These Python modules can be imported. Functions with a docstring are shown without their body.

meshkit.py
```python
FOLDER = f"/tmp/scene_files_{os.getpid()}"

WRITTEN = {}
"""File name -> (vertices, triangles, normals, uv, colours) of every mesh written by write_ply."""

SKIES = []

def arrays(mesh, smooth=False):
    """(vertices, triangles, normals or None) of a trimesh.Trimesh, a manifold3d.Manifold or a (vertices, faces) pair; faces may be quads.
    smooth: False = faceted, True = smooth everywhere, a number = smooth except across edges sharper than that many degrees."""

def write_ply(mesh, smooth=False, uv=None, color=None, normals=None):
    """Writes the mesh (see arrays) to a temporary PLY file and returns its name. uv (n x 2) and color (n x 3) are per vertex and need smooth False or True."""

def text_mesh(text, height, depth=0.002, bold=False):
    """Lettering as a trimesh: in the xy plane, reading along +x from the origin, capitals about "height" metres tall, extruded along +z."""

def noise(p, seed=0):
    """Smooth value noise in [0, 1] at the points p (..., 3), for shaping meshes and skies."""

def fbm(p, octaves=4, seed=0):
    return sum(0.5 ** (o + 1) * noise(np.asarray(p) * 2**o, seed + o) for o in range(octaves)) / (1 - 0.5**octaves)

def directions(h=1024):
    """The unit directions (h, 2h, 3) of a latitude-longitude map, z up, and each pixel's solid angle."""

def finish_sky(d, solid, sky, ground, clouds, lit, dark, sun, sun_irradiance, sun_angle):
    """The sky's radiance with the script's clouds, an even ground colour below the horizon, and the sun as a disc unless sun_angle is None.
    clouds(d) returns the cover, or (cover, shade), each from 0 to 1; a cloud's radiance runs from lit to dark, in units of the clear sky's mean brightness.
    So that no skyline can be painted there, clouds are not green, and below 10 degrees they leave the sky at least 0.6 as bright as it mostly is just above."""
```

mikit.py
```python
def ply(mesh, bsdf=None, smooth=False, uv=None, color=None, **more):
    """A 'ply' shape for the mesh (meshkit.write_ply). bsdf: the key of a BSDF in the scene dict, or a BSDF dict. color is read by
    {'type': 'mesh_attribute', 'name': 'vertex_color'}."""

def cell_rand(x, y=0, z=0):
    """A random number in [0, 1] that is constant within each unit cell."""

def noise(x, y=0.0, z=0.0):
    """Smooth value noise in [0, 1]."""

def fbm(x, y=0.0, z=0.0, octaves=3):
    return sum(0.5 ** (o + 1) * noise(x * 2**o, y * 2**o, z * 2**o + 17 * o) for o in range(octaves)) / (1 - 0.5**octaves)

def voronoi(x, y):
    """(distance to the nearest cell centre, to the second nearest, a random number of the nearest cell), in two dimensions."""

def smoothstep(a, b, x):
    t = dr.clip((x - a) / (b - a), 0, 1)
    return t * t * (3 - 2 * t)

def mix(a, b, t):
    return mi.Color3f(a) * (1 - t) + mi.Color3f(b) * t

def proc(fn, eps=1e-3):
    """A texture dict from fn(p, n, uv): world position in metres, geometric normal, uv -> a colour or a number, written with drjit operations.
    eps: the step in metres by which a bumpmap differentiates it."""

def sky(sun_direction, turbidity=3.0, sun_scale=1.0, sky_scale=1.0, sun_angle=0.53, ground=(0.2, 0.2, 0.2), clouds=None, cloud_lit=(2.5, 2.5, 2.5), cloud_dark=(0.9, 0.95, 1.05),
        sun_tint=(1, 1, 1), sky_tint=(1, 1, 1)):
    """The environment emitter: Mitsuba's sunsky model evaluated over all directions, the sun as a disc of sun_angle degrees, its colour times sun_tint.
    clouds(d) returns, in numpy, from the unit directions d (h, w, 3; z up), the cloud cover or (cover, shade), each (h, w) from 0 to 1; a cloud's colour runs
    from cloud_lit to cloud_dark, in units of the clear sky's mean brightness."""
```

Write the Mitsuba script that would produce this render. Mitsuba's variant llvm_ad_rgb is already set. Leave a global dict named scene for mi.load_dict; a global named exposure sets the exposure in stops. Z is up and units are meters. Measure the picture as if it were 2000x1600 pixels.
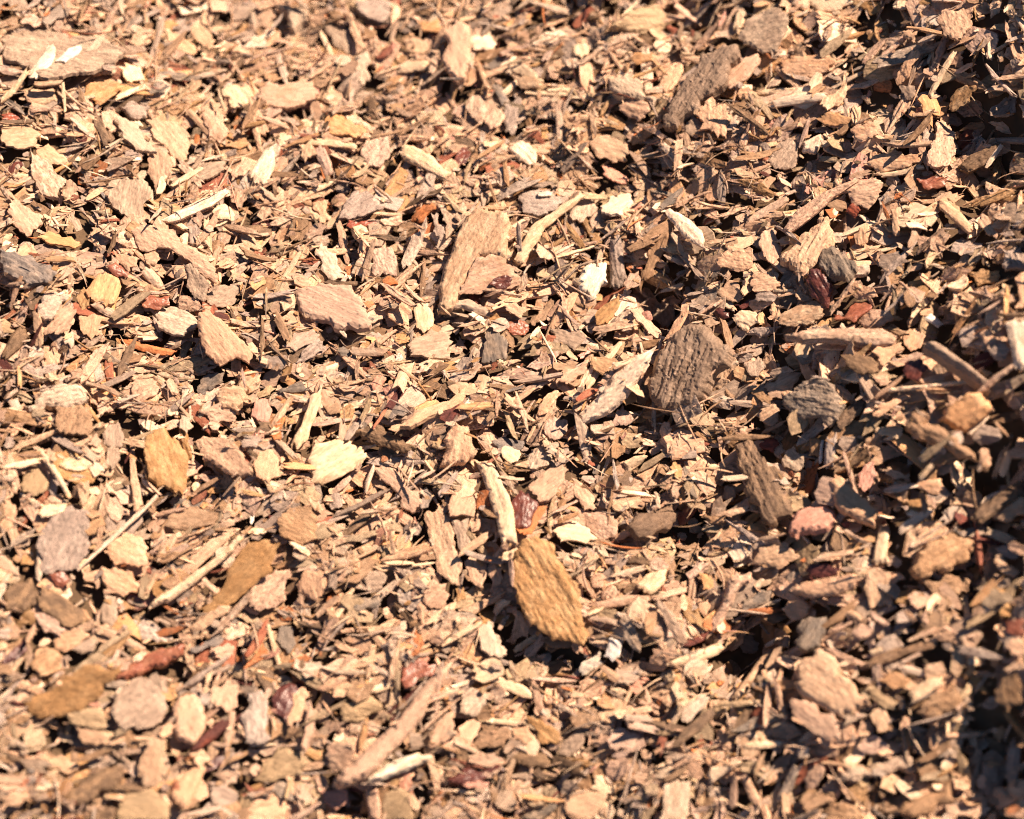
import math, numpy as np, drjit as dr, mitsuba as mi, mikit, meshkit
from scipy.spatial import Delaunay
from scipy.ndimage import gaussian_filter
from mikit import noise, fbm, cell_rand, smoothstep, mix

rng = np.random.default_rng(11)
T = mi.ScalarTransform4f
scene, labels = {}, {}

# ---------------------------------------------------------------- camera, sky, exposure
PITCH, DIST = math.radians(65), 1.0
TX = 0.2 / DIST                                   # the frame is 0.4 m wide at the focus distance
CAM = np.array([0.0, -math.cos(PITCH) * DIST, math.sin(PITCH) * DIST])
FWD = np.array([0.0, math.cos(PITCH), -math.sin(PITCH)])
UP = np.array([0.0, math.sin(PITCH), math.cos(PITCH)])
scene['camera'] = {'type': 'thinlens', 'fov': 2 * math.degrees(math.atan(TX)), 'fov_axis': 'x', 'aperture_radius': 0.0102, 'focus_distance': 1.005,
                   'near_clip': 0.01, 'far_clip': 100.0, 'to_world': T().look_at(CAM.tolist(), [0, 0, 0], [0, 0, 1])}
SUN = (0.60, 0.42, 0.76)
scene['sky'] = mikit.sky(SUN, turbidity=3, sky_scale=0.25, sun_tint=(1.0, 0.89, 0.885))
exposure = 2.97

# ---------------------------------------------------------------- materials: one colour table, grain by the chip's own coordinates
PALETTE = {  # name: (main colour, second colour)
    'tan': ((.41, .277, .187), (.52, .39, .28)), 'peach': ((.52, .345, .235), (.44, .27, .17)), 'pink': ((.45, .305, .222), (.51, .37, .275)),
    'grey': ((.320, .242, .188), (.41, .325, .255)), 'lgrey': ((.44, .355, .282), (.35, .265, .20)), 'dgrey': ((.150, .100, .065), (.25, .165, .10)),
    'slate': ((.170, .145, .125), (.30, .235, .18)), 'olive': ((.325, .240, .152), (.42, .32, .21)), 'orange': ((.47, .265, .130), (.51, .325, .185)),
    'ochre': ((.310, .180, .082), (.42, .275, .145)), 'brown': ((.275, .170, .098), (.37, .245, .150)), 'rust': ((.44, .165, .065), (.34, .16, .08)),
    'red': ((.27, .075, .042), (.18, .06, .045)), 'redbrown': ((.235, .082, .050), (.30, .14, .085)), 'maroon': ((.080, .028, .025), (.14, .040, .027)),
    'cream': ((.65, .51, .37), (.58, .43, .29)), 'white': ((.68, .625, .54), (.57, .465, .35)), 'rose': ((0.517, 0.282, 0.211), (0.437, 0.228, 0.166)),
    'umber': ((.225, .158, .108), (.30, .220, .155)), 'soil': ((.12, .08, .05), (.09, .06, .038))}
NAMES = list(PALETTE)
MAIN = [mi.Float(np.array([PALETTE[n][0][k] for n in NAMES], np.float32)) for k in range(3)]
SECOND = [mi.Float(np.array([PALETTE[n][1][k] for n in NAMES], np.float32)) for k in range(3)]
WOOD = [NAMES.index(n) for n in ('cream', 'white', 'orange')]
KUV = 12.0                                         # uv cells per metre: u = palette index + 0.5 + 12 s, v = variant + 0.5 + 12 t


def local(uv):
    ci, ri = dr.floor(uv.x), dr.floor(uv.y)
    return ci, ri, (uv.x - ci - 0.5) * (1000 / KUV), (uv.y - ri - 0.5) * (1000 / KUV)


def chip_colour(p, n, uv):
    ci, ri, s, t = local(uv)
    k = mi.UInt32(dr.clip(ci, 0, len(NAMES) - 1))
    a, b = mi.Color3f(*[dr.gather(mi.Float, c, k) for c in MAIN]), mi.Color3f(*[dr.gather(mi.Float, c, k) for c in SECOND])
    r1, r2, r3 = cell_rand(ci, ri, 1), cell_rand(ci, ri, 2), cell_rand(ci, ri, 3)
    seed = ri * 3.71 + ci * 1.37
    streak = fbm(s * 0.16, t * 1.25, seed)
    blot = fbm(s * 0.30, t * 0.42, seed + 40)
    fine = noise(s * 0.9, t * 2.6, seed + 90)
    c = mix(a, b, smoothstep(0.38, 0.68, blot) * (0.35 + 0.65 * r1))
    c *= (0.68 + 0.56 * r2) * (0.40 + 0.72 * streak + 0.46 * fine)
    c *= mi.Color3f(1.0, 0.97 + 0.06 * r3, 0.90 + 0.20 * r3)
    speck = smoothstep(0.70, 0.80, noise(s * 1.2, t * 1.7, seed + 7)) * (0.2 + 0.55 * r3)
    speck *= dr.select((ci == WOOD[0]) | (ci == WOOD[1]) | (ci == WOOD[2]), 0.35, 1.0)
    return dr.clip(c * (1 - speck * 0.6), 0.004, 0.9)


def chip_relief(p, n, uv):
    ci, ri, s, t = local(uv)
    seed = ri * 3.71 + ci * 1.37
    soft = dr.select((ci == WOOD[0]) | (ci == WOOD[1]) | (ci == WOOD[2]), 0.40, 0.66)   # fresh wood is smoother than bark
    return soft * (0.00065 * fbm(s * 0.20, t * 1.2, seed + 11) + 0.00055 * noise(s * 0.7, t * 1.0, seed + 23) + 0.00022 * noise(s * 1.7, t * 2.3, seed + 31))


def soil_colour(p, n, uv):
    return mix((.085, .058, .036), (.15, .105, .068), fbm(p.x * 300, p.y * 300, p.z * 300))


def bark(rough, spec):
    return {'type': 'twosided', 'bsdf': {'type': 'bumpmap', 'arbitrary': mikit.proc(chip_relief, eps=2.5e-4), 'scale': 1.0,
            'nested': {'type': 'principled', 'base_color': mikit.proc(chip_colour), 'roughness': rough, 'specular': spec}}}


scene['dry_bark'] = bark(0.78, 0.30)
scene['resin_bark'] = bark(0.42, 0.50)
scene['soil_dirt'] = {'type': 'twosided', 'bsdf': {'type': 'principled', 'base_color': mikit.proc(soil_colour), 'roughness': 0.95, 'specular': 0.1}}


# ---------------------------------------------------------------- from the picture to the heap
def rays(px):
    px = np.asarray(px, float).reshape(-1, 2)
    d = FWD + np.outer((px[:, 0] - 1000) / 1000 * TX, [1.0, 0, 0]) + np.outer((800 - px[:, 1]) / 1000 * TX, UP)
    return d


def on_plane(px, c, n):
    d = rays(px)
    return CAM + d * (((c - CAM) @ n) / (d @ n))[:, None]


def to_px(p):
    q = np.asarray(p) - CAM
    z = q @ FWD
    return np.stack([1000 + q[:, 0] / z / TX * 1000, 800 - (q @ UP) / z / TX * 1000], 1), z


# ---------------------------------------------------------------- the heap: a height grid on which every chip is laid
G = 0.0006
X0, X1, Y0, Y1 = -0.40, 0.40, -0.36, 0.46
NX, NY = int((X1 - X0) / G), int((Y1 - Y0) / G)
gx, gy = np.meshgrid(X0 + (np.arange(NX) + .5) * G, Y0 + (np.arange(NY) + .5) * G)


def swell(x, y):
    h = 1.5 * np.maximum(x, 0) ** 2 + 0.70 * np.minimum(x, 0) ** 2 - (0.35 + 0.9 * np.clip(x / .2, 0, 1)) * np.minimum(y, 0) ** 2 - (0.12 + 0.5 * np.clip(.4 - x / .2, 0, 1)) * np.maximum(y, 0) ** 2
    p = np.stack([x * 22, y * 22, np.zeros_like(x)], -1)
    return h + 0.016 * (meshkit.fbm(p, 3, 5) - 0.5)


terrain = swell(gx, gy)
HOLLOWS = [(1975, 310, 60, 16), (1890, 190, 30, 9), (1965, 930, 50, 16), (1905, 1105, 45, 14), (1530, 835, 28, 10), (1425, 925, 32, 11), (1245, 770, 30, 12), (1425, 1295, 40, 14),
           (1505, 1215, 42, 14), (1265, 1340, 34, 10), (925, 965, 26, 9), (1340, 25, 45, 13), (1940, 1475, 60, 14), (1090, 1335, 24, 8), (700, 955, 24, 8), (795, 1175, 24, 8),
           (1765, 920, 36, 10), (1320, 590, 34, 12), (1640, 445, 26, 8), (140, 365, 18, 6), (1275, 590, 30, 10), (1570, 950, 30, 10), (1750, 1510, 40, 8), (1600, 1410, 26, 8), (1900, 250, 36, 10),
           (1870, 640, 30, 9), (1345, 1040, 26, 8), (690, 1590, 30, 9), (1700, 1000, 26, 8), (930, 1180, 22, 7), (1180, 540, 24, 9), (1560, 330, 24, 7), (1780, 1470, 30, 8)]
for hx, hy, r, deep in HOLLOWS:
    c = on_plane([(hx, hy)], np.array([0, 0, 0.0]), np.array([0, 0, 1.0]))[0]
    for _ in range(4):
        i, j = int(np.clip((c[1] - Y0) / G, 0, NY - 1)), int(np.clip((c[0] - X0) / G, 0, NX - 1))
        c = on_plane([(hx, hy)], np.array([0, 0, terrain[i, j]]), np.array([0, 0, 1.0]))[0]
    s = r * 2e-4
    terrain = terrain - deep * 1.7e-3 * np.exp(-((gx - c[0]) ** 2 + ((gy - c[1]) * 0.85) ** 2) / (2 * s * s))
H = terrain.copy()


def height(x, y, grid=None):
    g = H if grid is None else grid
    return g[np.clip(((np.asarray(y) - Y0) / G).astype(int), 0, NY - 1), np.clip(((np.asarray(x) - X0) / G).astype(int), 0, NX - 1)]


# soil under the mulch
ng = 160
e = np.sign(np.linspace(-1, 1, ng)) * np.abs(np.linspace(-1, 1, ng)) ** 1.8
sx, sy = np.meshgrid(e * 1.6, e * 1.6 + 0.05)
inside = (np.abs(sx) < 0.39) & (sy > -0.35) & (sy < 0.45)
sz = np.where(inside, height(sx, sy, gaussian_filter(terrain, 8)), swell(sx.clip(-.45, .45), sy.clip(-.4, .5))) - 0.004
idx = np.arange(ng * ng).reshape(ng, ng)
quads = np.stack([idx[:-1, :-1], idx[:-1, 1:], idx[1:, 1:], idx[1:, :-1]], -1).reshape(-1, 4)
scene['soil'] = mikit.ply((np.stack([sx, sy, sz], -1).reshape(-1, 3), quads), 'soil_dirt', smooth=True)
labels['soil'] = {'kind': 'structure', 'label': 'brown soil under the bark mulch'}


# ---------------------------------------------------------------- shapes of loose mulch pieces (prototypes, low-poly)
def prototype(kind, r):
    """A bit of mulch of half-length 1 and half-width b: (vertices, faces, (s, t) of each vertex, b). Three kinds: flat bark scale, knob, splinter."""
    n = 11
    b = {'scale': r.uniform(.30, .80), 'knob': r.uniform(.55, .9), 'splinter': r.uniform(.10, .24)}[kind]
    th = {'scale': r.uniform(.05, .14), 'knob': r.uniform(.4, .7), 'splinter': r.uniform(.07, .15)}[kind]
    a = np.sort((np.arange(n) + r.uniform(-.36, .36, n)) / n * 2 * np.pi)
    sq = r.uniform(.4, 1.0)
    rad = 1 / (np.abs(np.cos(a)) ** (2 / sq) + np.abs(np.sin(a)) ** (2 / sq)) ** (sq / 2) * np.where(r.random(n) < .22, r.uniform(.45, .72, n), r.uniform(.80, 1.15, n))
    o = np.stack([np.cos(a) * rad, np.sin(a) * rad * b], 1)
    rings = [(o * r.uniform(.35, .55), 1.0, .22), (o * np.array([.97, .95]), .9, .2), (o, .45, .1), (o * .86, 0, .05)]
    arch, bend = r.uniform(-.1, .35) * b, r.uniform(-.16, .16)
    vs, st = [], []

    def put(q, z, jit):
        zz = z * th + r.uniform(-jit, jit, len(q)) * th + arch * (1 - (q[:, 1] / b) ** 2) * .6 + bend * q[:, 0] ** 2
        vs.append(np.column_stack([q, zz])); st.append(q)
    put(np.zeros((1, 2)), 1.0, .2)
    put(*rings[0]); put(*rings[1])
    vs.append(vs[2]); st.append(st[2])              # the rim once more, so that the edge stays crisp
    put(*rings[2]); put(*rings[3])
    k, f = np.arange(n), []
    nx = (k + 1) % n
    f += list(zip([0] * n, 1 + k, 1 + nx))
    for lo, hi in ((1, 1 + n), (1 + 2 * n, 1 + 3 * n), (1 + 3 * n, 1 + 4 * n)):
        f += list(zip(lo + k, hi + k, hi + nx)) + list(zip(lo + k, hi + nx, lo + nx))
    return np.vstack(vs), np.array(f), np.vstack(st), b


def fibre(r):
    """A thin torn fibre: a bent, tapering four-sided rod."""
    n, x = 5, np.linspace(-1, 1, 5)
    w = r.uniform(.035, .07) * (1 - .75 * np.abs(x) ** 2.5)
    cy, cz = r.uniform(-.25, .25) * x ** 2 + r.uniform(-.1, .1) * x ** 3, r.uniform(-.05, .12) * x ** 2
    v = np.vstack([[x[i], cy[i] + a * w[i], cz[i] + b * w[i] * .6] for i in range(n) for a, b in ((1, 0), (0, 1), (-1, 0), (0, -1))])
    f = []
    for i in range(n - 1):
        for q in range(4):
            a, b2, c, d = i * 4 + q, i * 4 + (q + 1) % 4, i * 4 + 4 + (q + 1) % 4, i * 4 + 4 + q
            f += [(a, b2, c), (a, c, d)]
    return v, np.array(f), v[:, :2].copy(), .06


PROTOS = {k: [prototype(k, rng) for _ in range(60)] for k in ('scale', 'knob', 'splinter')}
PROTOS['fibre'] = [fibre(rng) for _ in range(40)]
LOOSE = {'tan': 26, 'peach': 17, 'pink': 11, 'grey': 19, 'lgrey': 3, 'dgrey': 4, 'olive': 8, 'orange': 2.5, 'ochre': 3.5, 'brown': 12, 'rust': 1.2, 'redbrown': 1.8, 'maroon': .7, 'cream': 7, 'rose': .7, 'slate': .8}
LOOSE_IDS, LOOSE_P = np.array([NAMES.index(k) for k in LOOSE]), np.array(list(LOOSE.values())) / sum(LOOSE.values())
pieces = []        # of the loose mulch: (prototype, length, rotation matrix, position, palette index, variant)


def basis(n, heading):
    n = n / np.linalg.norm(n)
    e1 = np.array([math.cos(heading), math.sin(heading), 0.0])
    e1 -= n * (e1 @ n)
    e1 /= np.linalg.norm(e1)
    return np.stack([e1, np.cross(n, e1), n], 1)


def lay(kind, x, y, half, tilt, sink=0.6, colour=None):
    """Lays a loose piece on the height grid and raises the grid by it."""
    v, f, st, b = PROTOS[kind][rng.integers(len(PROTOS[kind]))]
    hd = rng.uniform(0, np.pi) if rng.random() < .62 else rng.normal(0.35, .5)
    ch, sh = math.cos(hd), math.sin(hd)
    q = np.array([[.7, 0], [-.7, 0], [0, .7 * b], [0, -.7 * b], [0, 0], [.45, .4 * b], [-.45, -.4 * b], [.45, -.4 * b], [-.45, .4 * b]]) * half
    zs = height(x + q[:, 0] * ch - q[:, 1] * sh, y + q[:, 0] * sh + q[:, 1] * ch)
    tilt *= float(np.clip(.78 + 3.6 * x, .5, 1.7))
    gs = np.clip((zs[0] - zs[1]) / (1.4 * half), -.7, .7) * .7 + rng.normal(0, tilt)
    gt = np.clip((zs[2] - zs[3]) / max(1.4 * half * b, 1e-4), -.5, .5) * .5 + rng.normal(0, tilt * 1.3)
    n = np.array([-(gs * ch - gt * sh), -(gs * sh + gt * ch), 1.0])
    R = basis(n, hd)
    fit = zs - (gs * q[:, 0] + gt * q[:, 1])
    z = np.quantile(fit, sink)
    col = rng.choice(LOOSE_IDS, p=LOOSE_P) if colour is None else colour
    pieces.append((v, f, st, half, R, np.array([x, y, z]), col, rng.integers(64)))
    j0, j1, i0, i1 = int((x - half - X0) / G), int((x + half - X0) / G) + 2, int((y - half - Y0) / G), int((y + half - Y0) / G) + 2
    if j0 < 0 or i0 < 0 or j1 > NX or i1 > NY:
        return
    dx, dy = gx[i0:i1, j0:j1] - x, gy[i0:i1, j0:j1] - y
    s, t = dx * ch + dy * sh, -dx * sh + dy * ch
    top = z + gs * s + gt * t + v[:, 2].max() * half * .85
    m = (s / half) ** 2 + (t / (half * b)) ** 2 < .8
    H[i0:i1, j0:j1][m] = np.maximum(H[i0:i1, j0:j1][m], top[m])


def scatter(count, kinds, lo, hi, tilt, sink, box, power=2.0):
    ks = rng.choice(list(kinds), count, p=np.array(list(kinds.values())) / sum(kinds.values()))
    for k in ks:
        half = lo + (hi - lo) * rng.random() ** power
        x, y = rng.uniform(box[0], box[1]), rng.uniform(box[2], box[3])
        if lo < .0025 and rng.random() < np.clip((x - .05) * 5, 0, .6):   # the heap is looser on the right
            continue
        if k == 'splinter':
            half *= 1.5
        if k == 'knob':
            half *= .7
        if k == 'fibre':
            half *= 1.3
        lay(k, x, y, half, tilt, sink)


VIEW = (-.25, .25, -.215, .275)
MIXED = {'scale': 7, 'knob': .35, 'splinter': 3.4}
scatter(3600, MIXED, .005, .013, .16, .6, (X0 + .02, X1 - .02, Y0 + .02, Y1 - .02), 1.5)
scatter(5200, MIXED, .0028, .010, .20, .6, VIEW, 1.8)
n_under = len(pieces)

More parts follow.
